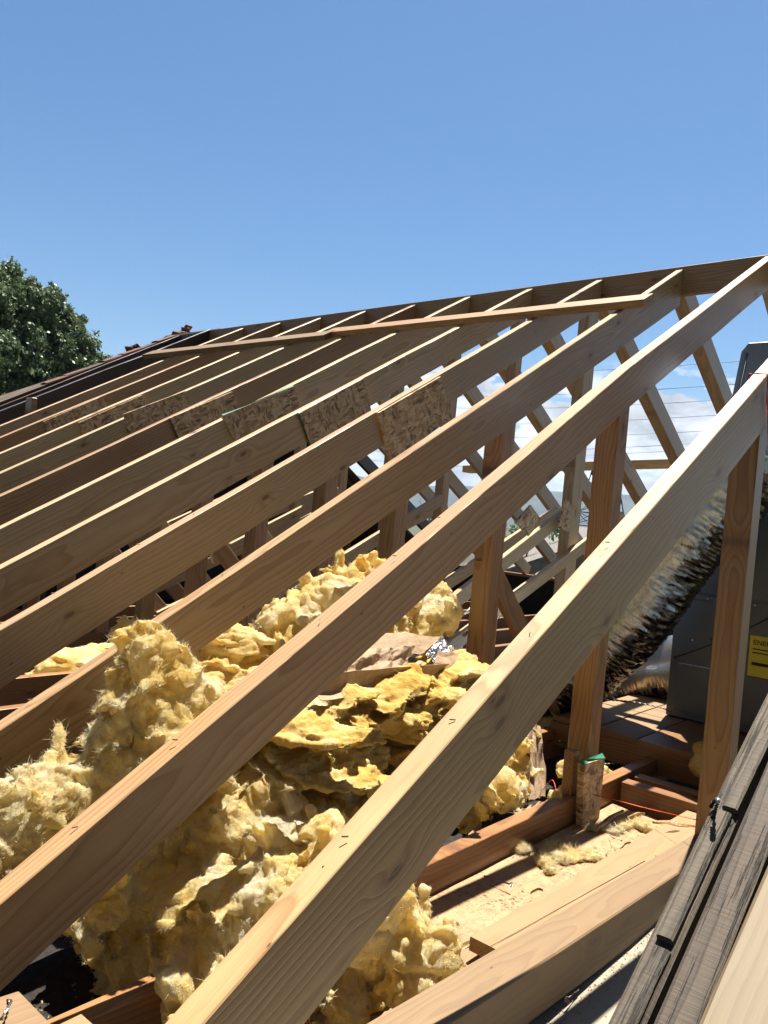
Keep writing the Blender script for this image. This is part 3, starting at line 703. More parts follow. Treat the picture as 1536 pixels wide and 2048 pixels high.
for (px, py, r, mt) in ((1351, 1315, .012, INK), (1423, 1278, .010, INK), (1431, 1257, .005, NAIL), (1443, 1249, .005, NAIL), (1385, 1280, .004, NAIL), (1449, 1168, .007, NAIL)):
    p = W(onface(px, py, .004)); tube('screw', [p, p+Vector((-.006, 0, 0))], r, mt, cb, 10)
tube('thin_black_line', [W(onface(1351, 1315, .02)), W(onface(1456, 1277, .02)), W(onface(1540, 1235, .03))], .0045, WIRE, cb, 6)

for k in range(7): 
    p = W((CX-.013, -.72-.22*k, -3.745)); tube('flange_screw', [p, p+Vector((-.004, 0, 0))], .004, NAIL, cb, 8)
bx2('access_panel', CX-.009, CX+.01, -2.2, -.70, -3.70, -2.92, STEEL, cb, .004)
bx2('access_panel', CX-.007, CX+.01, -2.2, -.70, -4.90, -4.42, STEEL, cb, .004)
def duct(name, pts, rad, mat, lab, pleat, amp, seed, nseg=420, na=90):
    P = spline(pts, 12); P = [np.array(p) for p in P]; L = np.cumsum([0]+[np.linalg.norm(P[i+1]-P[i]) for i in range(len(P)-1)])
    vs, fs = [], []; lows = []; ref = np.array([0, 0, 1.])
    for i in range(nseg+1):
        s_ = L[-1]*i/nseg; j = min(np.searchsorted(L, s_, 'right')-1, len(P)-2); f = (s_-L[j])/(L[j+1]-L[j]); c = P[j]*(1-f)+P[j+1]*f
        t = P[min(j+2, len(P)-1)]-P[max(j-1, 0)]; t /= np.linalg.norm(t); a = np.cross(t, ref); a /= np.linalg.norm(a); b_ = np.cross(a, t)
        R_ = rad if not callable(rad) else rad(i/nseg)
        for k in range(na):
            an = 2*math.pi*k/na; d = a*math.cos(an)+b_*math.sin(an); q = c+d*R_
            w1 = noise.noise(Vector((s_*3, math.cos(an)*1.5, math.sin(an)*1.5+seed)))
            ph = s_*pleat+w1*2.2+.7*noise.noise(Vector((q[0]*5, q[1]*5, q[2]*5+seed)))
            saw = (ph % 1.0); saw = saw**.6 if saw < .8 else (1-saw)*4.4
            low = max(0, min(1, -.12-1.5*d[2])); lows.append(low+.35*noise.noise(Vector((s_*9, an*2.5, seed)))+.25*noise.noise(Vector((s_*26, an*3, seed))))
            cr = noise.noise(Vector((s_*30+an*.6, math.cos(an)*1.6, math.sin(an)*1.6+seed)))*.9+noise.noise(Vector((s_*62, math.cos(an)*3.5, math.sin(an)*3.5-seed)))*.5
            cr += low*(.9*noise.noise(Vector((s_*20, math.cos(an)*5, math.sin(an)*5))))
            rr = R_*(1+.05*w1)+amp*(.03+.97*low)*(saw*.8+cr*.9)+amp*.30*noise.noise(Vector((s_*6+an, math.cos(an)*2, math.sin(an)*2))); vs.append(W(c+d*rr))
    for i in range(nseg):
        for k in range(na):
            a_ = i*na+k; b2 = i*na+(k+1) % na; fs.append((a_, b2, b2+na, a_+na))
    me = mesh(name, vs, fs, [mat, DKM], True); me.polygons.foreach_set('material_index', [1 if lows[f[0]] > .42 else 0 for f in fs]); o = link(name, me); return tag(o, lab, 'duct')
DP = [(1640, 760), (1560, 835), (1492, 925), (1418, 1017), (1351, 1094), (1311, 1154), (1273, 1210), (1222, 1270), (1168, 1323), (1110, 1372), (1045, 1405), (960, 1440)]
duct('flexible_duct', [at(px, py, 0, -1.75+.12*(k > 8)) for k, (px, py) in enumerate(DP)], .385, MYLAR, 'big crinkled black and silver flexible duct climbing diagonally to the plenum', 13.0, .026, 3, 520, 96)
duct('flexible_duct', [at(px, py, 0, .0) for (px, py) in ((1420, 1335), (1345, 1343), (1280, 1350), (1200, 1365), (1120, 1390), (1040, 1400))], .40, MYLAR2, 'smoother gold and silver flexible duct lying level beside the grey cabinet foot', 16, .018, 9, 300, 72)

# ------------------------------------------------------------------ glass wool
def px2u(p): return depth(p)/CF
def finish_wool(name, me, mat, fibres, seed, amp, flen, layer, smooth=True, flakes=None, fl_r=.045):
    n = len(me.vertices); co = np.empty(n*3); me.vertices.foreach_get('co', co); co = co.reshape(-1, 3)
    no = np.empty(n*3); me.vertices.foreach_get('normal', no); no = no.reshape(-1, 3)
    sv = Vector((seed*3.7, seed*1.3, -seed*2.1)); out = co.copy(); zsc = 2.6 if layer else 1.15
    for i in range(n):
        p = Vector(co[i]); q = Vector((p.x, p.y, p.z*zsc))+sv
        wv = noise.noise_vector(q*2.6)*.16; q2 = q+wv
        q3 = Vector((q2.x+q2.z*.6, q2.y*2.0, q2.z*.8-q2.x*.3)) if not layer else q2
        a = noise.noise(q*3.4)+.5*noise.noise(q2*7.0)
        r = 1-abs(noise.noise(q3*6.5)*2.0); r2 = 1-abs(noise.noise(q3*15.0+sv)*2.0)
        f = noise.noise(q2*40.0); f2 = noise.noise(q2*95.0); f3 = noise.noise(q3*24)
        cs_ = max(0, .22-abs(noise.noise(q3*4.2+sv)))*4.0
        d = amp*(.45*a+.22*noise.noise(q3*9)+.26*noise.noise(q3*21)+.18*f+.10*f2+.05*noise.noise(q3*70)-.42*cs_)
        out[i] = co[i]+no[i]*d
    me.vertices.foreach_set('co', out.ravel()); me.update()
    if smooth: me.shade_smooth()
    me.vertices.foreach_get('normal', no.ravel() if False else (tmp := np.empty(n*3))); no = tmp.reshape(-1, 3)
    # torn overlapping layers and loose fibres on the surface, in the same mesh
    rs = np.random.RandomState(int(seed*10)); vs = []; fs = []; rim = []
    nfl = len(fs)
    for j in range(fibres):
        if True:
            q = rs.randint(n); p = out[q]; nn = no[q]; lift = .12*(rs.rand() < .3)
            tdir = np.array(noise.noise_vector(Vector(p)*7+sv*2)); tdir -= nn*(tdir@nn); tdir = tdir/(np.linalg.norm(tdir)+1e-6)
        d = nn*(.0+(.20+lift)*rs.rand())+tdir*.9+rs.randn(3)*.5; d /= np.linalg.norm(d)
        L = flen*(.25+rs.rand()**3*1.6); wd = .00022+.0004*rs.rand()
        sd = np.cross(d, nn+.01); sd = sd/(np.linalg.norm(sd)+1e-6)*wd; c1 = rs.randn(3)*L*.4; b0 = len(vs)
        p0 = p-nn*.001; p1 = p0+d*L*.5+c1*.6; p2 = p0+d*L+c1*1.2-nn*L*.15
        vs += [p0-sd, p0+sd, p1-sd, p1+sd, p2]; fs += [(b0, b0+1, b0+3, b0+2), (b0+2, b0+3, b0+4)]
    me2 = bpy.data.meshes.new(name); v_all = out.tolist()+[list(v) for v in vs]
    f_all = [tuple(p.vertices) for p in me.polygons]; nb = len(f_all); f_all += [tuple(a+n for a in f) for f in fs]
    me2.from_pydata(v_all, [], f_all); me2.materials.append(mat); me2.materials.append(FIB)
    mi = np.zeros(len(f_all), dtype=np.int32); mi[nb+nfl:] = 1; me2.polygons.foreach_set('material_index', mi)
    me2.shade_smooth(); bpy.data.meshes.remove(me); return me2
_b = bmesh.new(); bmesh.ops.create_icosphere(_b, subdivisions=3, radius=1); ICV = [tuple(v.co) for v in _b.verts]; ICF = [tuple(v.index for v in f.verts) for f in _b.faces]; _b.free()
def heap(name, blobs, lab, cat='insulation', vox=.011, amp=.028, fibres=9000, seed=1, mat=None, flen=.010, layer=False, group=None, flakes=None, fl_r=.042):
    bm = bmesh.new(); cs = []
    for bl in blobs:
        px, py, y, r = bl[:4]; sx, sy, sz = bl[4] if len(bl) > 4 else (1, 1, 1)
        c = at(px, py, 1, y); ru = r*px2u(c)*S; c = W(c); cs.append(c)
        M_ = Matrix.Translation(c) @ Matrix.Diagonal((ru*sx, ru*sy, ru*sz, 1))
        bmesh.ops.create_icosphere(bm, subdivisions=3, radius=1, matrix=M_)
    me = bpy.data.meshes.new('tmp'); bm.to_mesh(me); bm.free()
    o = bpy.data.objects.new('tmp', me); COL.objects.link(o); md = o.modifiers.new('r', 'REMESH'); md.mode = 'VOXEL'; md.voxel_size = vox
    sm = o.modifiers.new('s', 'SMOOTH'); sm.iterations = 4
    dg = bpy.context.evaluated_depsgraph_get(); me3 = bpy.data.meshes.new_from_object(o.evaluated_get(dg)); bpy.data.objects.remove(o); bpy.data.meshes.remove(me)
    # torn pads pressed onto the heap, fused by a second remesh
    nv = len(me3.vertices); co = np.empty(nv*3); me3.vertices.foreach_get('co', co); co = co.reshape(-1, 3); no = np.empty(nv*3); me3.vertices.foreach_get('normal', no); no = no.reshape(-1, 3)
    rs = np.random.RandomState(int(seed)+100); sv = Vector((seed*1.7, seed, 0)); area = nv*vox*vox; cnt = flakes if flakes is not None else int(area/(fl_r*fl_r)*1.3)
    VV = [Vector(c_) for c_ in co]; FF = [tuple(p_.vertices) for p_ in me3.polygons]
    for q in rs.randint(0, nv, cnt):
        p = co[q]; nn = no[q]; t = np.array(noise.noise_vector(Vector(p)*4+sv)); t -= nn*(t@nn); t /= np.linalg.norm(t)+1e-6
        r = fl_r*(.4+.95*rs.rand()**1.6); el = 1.1+1.3*rs.rand()
        if layer: r *= 1.5; t = np.array([RT[0], RT[1], 0])+rs.randn(3)*.25
        m_ = (np.array([0, 0, 1.])+nn*.35+rs.randn(3)*.12) if layer else nn+rs.randn(3)*.24; m_ /= np.linalg.norm(m_); t -= m_*(t@m_); t /= np.linalg.norm(t)+1e-6; s2 = np.cross(m_, t)
        thk = (.10+.10*rs.rand()) if layer else .20+.16*rs.rand(); ph = rs.rand()*40; bend = rs.uniform(-.35, .25)
        b0 = len(VV); FF += [(a_+b0, b_+b0, c_+b0) for (a_, b_, c_) in ICF]; c = p+nn*r*rs.uniform(-.10, .22)
        for (x, y, z) in ICV:
            k = .82+.55*noise.noise(Vector((x*1.6+ph, y*1.6, z*.5)))+.22*noise.noise(Vector((x*4+ph, y*4, z)))
            u = x*k*el; w2 = y*k; h = z*thk+bend*(x*x+y*y)*.6+.22*noise.noise(Vector((u*1.3+ph, w2*1.6, 7)))
            VV.append(c+(t*u+s2*w2+m_*h)*r)
    me = bpy.data.meshes.new('tmp'); me.from_pydata(VV, [], FF); bpy.data.meshes.remove(me3)
    o = bpy.data.objects.new('tmp', me); COL.objects.link(o); md = o.modifiers.new('r', 'REMESH'); md.mode = 'VOXEL'; md.voxel_size = vox; sm = o.modifiers.new('s', 'SMOOTH'); sm.iterations = 2
    dg = bpy.context.evaluated_depsgraph_get(); me3 = bpy.data.meshes.new_from_object(o.evaluated_get(dg)); bpy.data.objects.remove(o); bpy.data.meshes.remove(me)
    me4 = finish_wool(name, me3, mat or WOOL, fibres, seed, amp, flen, layer, True, flakes, fl_r)
    return tag(link(name, me4), lab, cat, group)
heap('insulation_heap', [(508, 1605, -.60, 64), (440, 1690, -.62, 95), (340, 1800, -.50, 105), (255, 1850, -.35, 80), (215, 1835, -.2, 55), (305, 1895, -.6, 85), (395, 1920, -.95, 80), (430, 1860, -.9, 110),
    (520, 1750, -.72, 130), (620, 1700, -.60, 100), (720, 1650, -.45, 75), (780, 1615, -.35, 55), (560, 1850, -1.1, 125), (650, 1800, -1.0, 110), (480, 1960, -1.2, 60),
    (700, 1800, -1.3, 110), (740, 1880, -1.35, 95), (815, 1850, -1.25, 38), (815, 1915, -1.42, 75), (865, 1930, -1.48, 42), (760, 1950, -1.42, 80), (690, 2000, -1.45, 60), (850, 1975, -1.5, 48), (790, 2010, -1.5, 42)],
    'largest fluffy yellow insulation heap, at bottom centre behind the nearest rafter', fibres=200000, flakes=430, fl_r=.066, seed=1, vox=.0062, amp=.034)
heap('insulation_heap', [(318, 1290, -.62, 16), (308, 1315, -.6, 30), (325, 1370, -.58, 48), (300, 1410, -.56, 62), (365, 1425, -.56, 52), (268, 1480, -.5, 62), (300, 1500, -.6, 85), (400, 1480, -.6, 60), (225, 1560, -.5, 55), (150, 1595, -.5, 62),
    (70, 1640, -.5, 70), (15, 1690, -.5, 60), (180, 1630, -.55, 65), (100, 1690, -.55, 50), (-50, 1720, -.5, 60)],
    'peaked yellow insulation heap between the second and third rafters, tip above the third', fibres=130000, flakes=330, fl_r=.058, seed=2, vox=.0062, amp=.030)
heap('insulation_batt', [(435, 1305, .35, 30), (478, 1292, .35, 30), (505, 1318, .35, 24), (450, 1345, .3, 42), (400, 1360, .3, 35), (500, 1355, .3, 38), (420, 1395, .3, 35), (370, 1400, .2, 30)],
    'folded orange yellow batt right of the peaked heap, below the third rafter', fibres=9000, flakes=60, fl_r=.07, vox=.008, seed=3, layer=True, amp=.028)
heap('insulation_batt', [(130, 1328, 4.3, 26, (1.3, .9, .7)), (165, 1320, 4.4, 28, (1.3, .9, .7)), (200, 1312, 4.5, 26, (1.3, .9, .7)), (180, 1338, 4.1, 24, (1.3, .9, .7)), (230, 1310, 4.5, 22, (1.3, 1, .7))],
    'flat pale yellow batt on the floor at the left, beyond the third rafter', fibres=2500, seed=4, amp=.02, vox=.014, layer=True)
heap('insulation_tuft', [(248, 1262, 4.9, 13), (262, 1254, 4.9, 11), (240, 1275, 4.8, 13), (275, 1256, 4.9, 8)], 'small yellow tuft behind the flat batt at the left', fibres=900, seed=5, amp=.018, vox=.014)
heap('insulation_roll', [(552, 1272, .25, 32), (545, 1238, .25, 22), (582, 1238, .25, 40), (622, 1205, .25, 34), (645, 1178, .25, 30), (690, 1158, .28, 26), (728, 1146, .28, 18), (752, 1130, .28, 8), (655, 1225, .22, 58), (705, 1200, .22, 52), (770, 1200, .22, 50),
    (600, 1290, .12, 48), (835, 1235, .2, 40), (872, 1222, .2, 34), (893, 1240, .18, 20), (900, 1262, .18, 12), (845, 1215, .2, 28), (740, 1260, .15, 60)],
    'pale torn insulation roll on top of the central pile, above the foil scrap', fibres=50000, flakes=150, fl_r=.07, seed=6, vox=.0075, amp=.028)
heap('insulation_batt', [(565, 1475, -.5, 52), (640, 1455, -.5, 52), (720, 1445, -.5, 54), (800, 1425, -.46, 56), (865, 1395, -.42, 54), (912, 1360, -.38, 40), (938, 1342, -.34, 20), (610, 1512, -.5, 30), (690, 1492, -.5, 34), (770, 1478, -.46, 34), (530, 1505, -.5, 30), (840, 1450, -.42, 40), (880, 1425, -.40, 36)],
    'thick amber layered batt below the kraft paper in the central pile', fibres=34000, flakes=170, fl_r=.085, seed=7, mat=WOOLD, layer=True, amp=.034, vox=.0075)
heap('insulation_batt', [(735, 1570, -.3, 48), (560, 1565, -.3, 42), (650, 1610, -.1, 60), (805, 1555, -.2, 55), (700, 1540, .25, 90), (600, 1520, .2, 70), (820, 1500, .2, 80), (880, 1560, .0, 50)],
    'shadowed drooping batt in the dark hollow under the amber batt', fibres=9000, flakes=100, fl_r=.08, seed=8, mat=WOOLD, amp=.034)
heap('insulation_batt', [(955, 1600, -.5, 38), (1000, 1575, -.48, 42), (1030, 1580, -.46, 26), (925, 1630, -.5, 30), (985, 1520, -.3, 36), (1020, 1490, -.25, 34), (1042, 1530, -.35, 24), (1050, 1470, -.2, 22)],
    'upright yellow batt right of the nearest rafter, backed by brown kraft paper', fibres=9000, flakes=120, vox=.008, seed=9, amp=.024)
heap('insulation_tuft', [(1105, 1462, .15, 24), (1138, 1456, .15, 24), (1120, 1448, .2, 20), (1155, 1465, .1, 16)], 'rounded yellow tuft left of the post, below the duct bend', fibres=2000, seed=10, amp=.024)
GB = 'small scraps of insulation'
heap('insulation_scrap', [(1128, 1532, -.75, 10), (1142, 1525, -.75, 9), (1120, 1545, -.75, 8)], 'small scrap beside the upright block left of the post foot', fibres=700, seed=11, amp=.012, vox=.007, group=GB, fl_r=.014)
heap('insulation_scrap', [(1130, 1590, -.9, 16), (1110, 1600, -.9, 14), (1150, 1582, -.9, 12)], 'scrap lying left of the post foot by the orange string', fibres=900, seed=12, amp=.014, vox=.007, group=GB, fl_r=.014)
heap('insulation_scrap', [(1215, 1560, -.8, 16), (1235, 1570, -.8, 10), (1205, 1545, -.8, 12)], 'scrap just right of the post foot scab', fibres=900, seed=13, amp=.014, vox=.007, group=GB, fl_r=.014)
def onfloor(px, py, z=-5.28): return at(px, py, 2, z)
def fblob(px, py, r, sc=(1, 1, 1)): p = onfloor(px, py); return (px, py, float(p[1]), r*.9, (sc[0]*1.2, sc[1]*1.3, sc[2]*.55))
heap('insulation_scrap', [fblob(1085, 1722, 14), fblob(1098, 1740, 8, (1, 1, .6)), fblob(1115, 1712, 14, (1.2, 1, .7)), fblob(1128, 1716, 13, (1.5, 1, .7)), fblob(1145, 1714, 13, (1.5, 1, .7)), fblob(1158, 1712, 13, (1.5, 1, .7)), fblob(1186, 1711, 12, (1.5, 1, .6)), fblob(1170, 1712, 12, (1.6, 1, .5)), fblob(1200, 1712, 10, (1.6, 1, .5)), fblob(1100, 1700, 14), fblob(1105, 1690, 10), fblob(1142, 1704, 12)],
    'long flat scrap trailing across the plywood from under the reddish joist', fibres=14000, seed=14, amp=.014, vox=.006, flen=.015, group=GB, fl_r=.014)
heap('insulation_scrap', [fblob(1280, 1650, 12), fblob(1296, 1656, 14), (1302, 1640, -1.15, 10), fblob(1310, 1664, 8)], 'grey tangled scrap at the far end of the plywood', fibres=9000, seed=15, amp=.014, vox=.006, flen=.015, group=GB, fl_r=.014)
heap('insulation_scrap', [fblob(1292, 1690, 9), fblob(1302, 1682, 10), fblob(1282, 1698, 6)], 'small curled scrap at the edge of the plank', fibres=3000, seed=16, amp=.01, vox=.005, group=GB, fl_r=.014)
heap('insulation_scrap', [(1268, 1762, -1.62, 8), (1280, 1755, -1.62, 8), (1274, 1768, -1.62, 6)], 'tiny scrap lying on the plank', fibres=900, seed=17, amp=.008, vox=.005, group=GB, fl_r=.014)
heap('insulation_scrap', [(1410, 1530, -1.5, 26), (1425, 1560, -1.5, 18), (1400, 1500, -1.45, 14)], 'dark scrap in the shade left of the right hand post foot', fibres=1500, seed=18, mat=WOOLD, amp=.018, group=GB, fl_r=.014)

# ------------------------------------------------------------------ kraft paper, foil and other scraps
def paper(name, quad, mat, lab, cat='paper', crumple=.02, seed=1, fold=6, n=(44, 30), thick=.0015, rag=.012, curl=0):
    q = [np.array(W(at(px, py, 1, y))) for (px, py, y) in quad]; vs = []; nx, ny = n; nn = np.cross(q[1]-q[0], q[3]-q[0]); nn /= np.linalg.norm(nn)
    rf = random.Random(seed*77); folds_ = [(math.cos(a_), math.sin(a_), fold*rf.uniform(.25, .8), rf.uniform(.3, .8), rf.random()*9) for a_ in [rf.uniform(0, 3.14) for _ in range(4)]]
    for j in range(ny+1):
        for i in range(nx+1):
            u, v = i/nx, j/ny; e = noise.noise(Vector((u*9, v*9, seed)))*rag
            uu = u+e*(1 if 0 < u < 1 else 2.5); vv = v+noise.noise(Vector((u*9, v*9, seed+7)))*rag*(1 if 0 < v < 1 else 3)
            p = (q[0]*(1-uu)+q[1]*uu)*(1-vv)+(q[3]*(1-uu)+q[2]*uu)*vv; s3 = Vector((u*fold, v*fold*.6, seed))
            h = 0
            for (ca, sa, fq, wt, o_) in folds_: tq = (u*ca*1.4+v*sa+.10*noise.noise(Vector((u*2, v*2, seed+o_))))*fq+o_; h += wt*abs((tq % 1)*2-1)
            h += .12*noise.noise(s3*3)
            h = h*crumple+curl*math.sin(math.pi*v); vs.append(p+nn*h)
    fs = [(j*(nx+1)+i, j*(nx+1)+i+1, (j+1)*(nx+1)+i+1, (j+1)*(nx+1)+i) for j in range(ny) for i in range(nx)]
    o = link(name, mesh(name, vs, fs, mat, False)); md = o.modifiers.new('t', 'SOLIDIFY'); md.thickness = thick
    return tag(o, lab, cat)
paper('kraft_paper', [(640, 1345, -.64), (905, 1325, -.52), (880, 1372, -.58), (650, 1400, -.70)], KRAFT, 'brown perforated kraft paper facing on the amber batt', crumple=.012, seed=2, fold=3, curl=.03)
paper('kraft_paper', [(735, 1258, -.25), (890, 1270, -.2), (845, 1305, -.35), (730, 1300, -.4)], KRAFT, 'dull grey brown paper sheet above the crumpled paper', crumple=.010, seed=3, fold=2)
paper('kraft_paper', [(720, 1290, -.42), (835, 1288, -.40), (815, 1345, -.5), (700, 1335, -.52)], KRAFT, 'tightly crumpled brown paper wad under the grey brown sheet', crumple=.02, seed=4, fold=4)
paper('kraft_paper', [(878, 1300, -.42), (958, 1308, -.35), (955, 1345, -.45), (870, 1335, -.52)], KRAFT, 'folded brown flap at the right of the foil scrap', crumple=.010, seed=5, fold=3)
paper('foil_scrap', [(855, 1302, -.38), (885, 1268, -.3), (932, 1300, -.34), (880, 1318, -.45)], FOIL, 'bright crumpled foil scrap in the central pile', 'foil', crumple=.022, seed=6, fold=5)
paper('foil_scrap', [(503, 1248, .3), (532, 1252, .3), (530, 1292, .3), (508, 1300, .3)], FOIL, 'silver foil scrap left of the pale torn roll', 'foil', crumple=.02, seed=7, fold=4)
paper('kraft_paper', [(1062, 1440, -.3), (1090, 1452, -.3), (1100, 1590, -.5), (1068, 1600, -.55)], KRAFT, 'tall brown paper backing standing behind the upright batt', crumple=.02, seed=8, fold=4)
paper('kraft_paper', [(1030, 1612, -.75), (1105, 1588, -.7), (1125, 1602, -.8), (1040, 1640, -.9)], KRAFT, 'torn dark paper lying on the reddish joist', crumple=.025, seed=9, fold=6)
paper('kraft_paper', [(920, 1672, -.8), (962, 1640, -.75), (968, 1658, -.8), (935, 1685, -.88)], KRAFT, 'small folded paper on the joist beside the nearest rafter', crumple=.014, seed=10, fold=3)
paper('paper_scrap', [(583, 1180, .6), (610, 1163, .6), (612, 1180, .6), (590, 1196, .6)], simple('white_paper', (.42, .38, .26), .8, 0, .1), 'bright pale scrap left above the torn roll', 'scrap', crumple=.008, seed=11, n=(10, 8))
# ------------------------------------------------------------------ strings, wires, nails, splinters
tag(tube('mason_string', [W(at(1142, 1577, 1, -.98)), W(at(1192, 1590, 1, -1.1)), W(at(1300, 1618, 1, -1.5)), W(at(1402, 1642, 1, -1.93))], .0022, ROPE, None, 6), 'taut orange string from the post foot scab toward the right hand post', 'string')
rsx = line_on(-2, *NEAR[-2])
p0 = at(1531, 752, 1, -2.004); n_ = RN; pf_ = atp(1500, 751, p0+RN*.006, RN)
tag(tube('red_string', [W(q) for q in (pf_-RN*.03+np.array([0, .02, 0]), pf_+RN*.012, (pf_+p0)/2+RN*.016, p0+RN*.014+np.array([0, -.008, 0]), p0-RN*.02+np.array([.0, -.012, 0]), at(1534, 800, 1, -2.014), at(1537, 870, 1, -2.014))], .0035, REDS, None, 6), 'dark red string wrapped over the upper end of the nearest rafter', 'string')
ys_ = -1.80
sp = [W(at(px, py, 1, ys_)) for (px, py) in ((1505, 890), (1487, 1010), (1472, 1130), (1458, 1250), (1444, 1350), (1438, 1400))]
rt_ = thing('hanging_string', 'orange red string tied down the left edge of the right hand post, frayed knot', 'string', sp[-1])
tube('string_run', sp, .003, ROPE, rt_, 6)
for (a, b_) in (((1443, 1345), (1444, 1392)), ((1450, 1300), (1442, 1385)), ((1443, 1378), (1428, 1404)), ((1442, 1378), (1434, 1411)), ((1444, 1376), (1448, 1398))):
    tube('loose_end', [W(at(*a, 1, ys_-.005)), W(at((a[0]+b_[0])/2-1, (a[1]+b_[1])/2, 1, ys_-.02)), W(at(*b_, 1, ys_-.01))], .0035, ROPE, rt_, 5)
tube('knot', [W(at(1440, 1374, 1, ys_)), W(at(1446, 1380, 1, ys_-.01)), W(at(1441, 1384, 1, ys_))], .007, ROPE, rt_, 6)
tag(tube('thin_wire', [W(p) for p in spline([onfloor(1085, 1580, -5.2), onfloor(1105, 1560, -5.1), onfloor(1112, 1590, -5.15), onfloor(1098, 1605, -5.2), onfloor(1125, 1603, -5.2)], 6)], .0016, ROPE, None, 5), 'curled loop of thin orange wire beside the tall brown paper', 'wire')
tag(tube('black_cable', [W(p) for p in spline([at(1096, 1481, 1, -.2), at(1120, 1482, 1, -.3), at(1140, 1495, 1, -.45), at(1160, 1520, 1, -.6)], 6)], .004, WIRE, None, 6), 'black cable looping left of the post, below the rounded yellow tuft', 'cable')
tag(tube('black_cable', [W(p) for p in spline([at(1210, 1527, 1, -.85), at(1255, 1526, 1, -.8), at(1300, 1520, 1, -.8), at(1345, 1513, 1, -.9)], 6)], .003, simple('grey_cable', (.2, .2, .2), .4), None, 6), 'thin grey cable crossing the dark opening right of the post', 'cable')
for k, P in enumerate((((1210, 1400), (1260, 1403), (1320, 1415), (1345, 1425)), ((1205, 1392), (1225, 1388), (1245, 1375)), ((1205, 1385), (1235, 1400), (1255, 1405)))):
    tag(tube('floor_cable', [W(p) for p in spline([at(a, b_, 0, -1.15) for a, b_ in P], 6)], .006, simple('cable_sheath', (.17, .15, .13), .5), None, 6), ['long grey cable under the level duct', 'short cable branch under the big duct, upper one', 'short cable branch under the big duct, lower one'][k], 'cable')
def nail(a, b_, z, r, mat, lab, bend=None):
    P = [onfloor(*a, z)] + ([onfloor(*bend, z+.03)] if bend else []) + [onfloor(*b_, z+.02)]
    t = thing('nail', lab, 'nail', W(P[0])); tube('shank', [W(p) for p in P], r, mat, t, 8)
    d = (W(P[-1])-W(P[-2])).normalized(); tube('head', [W(P[-1]), W(P[-1])+d*.003], r*2.4, mat, t, 10); return t
nail((968, 1752), (1022, 1769), -5.27, .0035, NAIL, 'bright steel spike lying on the plywood by the shadow edge')
nail((1156, 1979), (1134, 1999), -5.27, .0032, RUST, 'dark nail on the gypsum sheet beside the light joist')
nail((1220, 1671), (1243, 1681), -5.27, .002, RUST, 'bent dark nail on the plywood right of the post foot scab', (1226, 1676))
tw = thing('wire_tie', 'bent black tie hooked over the edge of the outer weathered timber', 'wire tie', W(at(1432, 1600, 1, -2.8)))
tube('tie_wire', [W(p) for p in spline([at(1422, 1614, 1, -2.80), at(1428, 1602, 1, -2.81), at(1436, 1600, 1, -2.84), at(1430, 1622, 1, -2.84), at(1426, 1634, 1, -2.83)], 5)], .004, WIRE, tw, 6)
# splinters of wood
def splinter(a, b_, z, wd, lab, mat=PLANK):
    A, B = W(onfloor(*a, z)), W(onfloor(*b_, z)); d = B-A; L = d.length; d.normalize(); s_ = Vector((-d.y, d.x, 0)); vs = []
    for i in range(7):
        f = i/6; w_ = wd*(math.sin(math.pi*(.08+.84*f))**.6)*(1+.4*rng.uniform(-1, 1)); c = A+d*L*f+s_*rng.uniform(-.003, .003)+Vector((0, 0, .004+.010*math.sin(f*3)))
        vs += [c-s_*w_, c+s_*w_, c+s_*w_*.6+Vector((0, 0, .008)), c-s_*w_*.6+Vector((0, 0, .008))]
    fs = [(0, 1, 2, 3)[::-1]]+[(i*4+k, i*4+(k+1) % 4, i*4+4+(k+1) % 4, i*4+4+k) for i in range(6) for k in range(4)]+[(24, 25, 26, 27)]
    return tag(link('wood_splinter', mesh('wood_splinter', vs, fs, mat)), lab, 'splinter', 'wood splinters on the floor')
splinter((902, 1903), (982, 1874), -5.25, .016, 'long pale splinter beside the plank end')
splinter((1195, 1660), (1245, 1625), -5.26, .010, 'pinkish splinter right of the post foot scab', RED)
splinter((1305, 1648), (1400, 1660), -5.2, .018, 'long tan splinter under the orange string at the plank far end', PINE2)
splinter((1325, 1672), (1360, 1668), -5.2, .010, 'short splinter at the far corner of the plank')
splinter((1130, 1984), (1150, 1966), -5.28, .004, 'tiny splinter beside the dark nail on the gypsum sheet')
splinter((740, 2040), (800, 2046), -5.22, .03, 'pale torn chip at the bottom edge below the largest heap')
splinter((620, 2040), (650, 2047), -5.22, .012, 'small pale chip at the bottom edge beside the nearest rafter')
# fine chips and dust on the deck: nobody could count them
vs, fs = [], []
def chip(p, r):
    b0 = len(vs); a = rng.uniform(0, 6.3); d = Vector((math.cos(a), math.sin(a), rng.uniform(-.2, .2)))*r; s_ = Vector((-d.y, d.x, 0))*rng.uniform(.2, .7); u = Vector((0, 0, r*.35))
    vs.extend([p-d-s_, p+d-s_, p+d+s_, p-d+s_, p+u]); fs.extend([(b0, b0+1, b0+4), (b0+1, b0+2, b0+4), (b0+2, b0+3, b0+4), (b0+3, b0, b0+4)])
for k in range(4200):
    x = rng.uniform(-6.6, -3.3); y = rng.uniform(-1.9, -1.03)
    if noise.noise(Vector((x*3, y*5, 1))) < rng.uniform(-.3, .5): continue
    chip(W((x, y, -5.297)), rng.choice((.0012, .002, .003, .007 if rng.random() < .2 else .002)))
for k in range(700):
    x = rng.uniform(-7, -3.5); y = -1.99-abs(rng.gauss(0, .06)); chip(W((x, y, -5.296)), rng.uniform(.001, .004))
for k in range(500): chip(W((rng.uniform(-7.9, -7), rng.uniform(-2, -.2), -5.50)), rng.uniform(.002, .006))
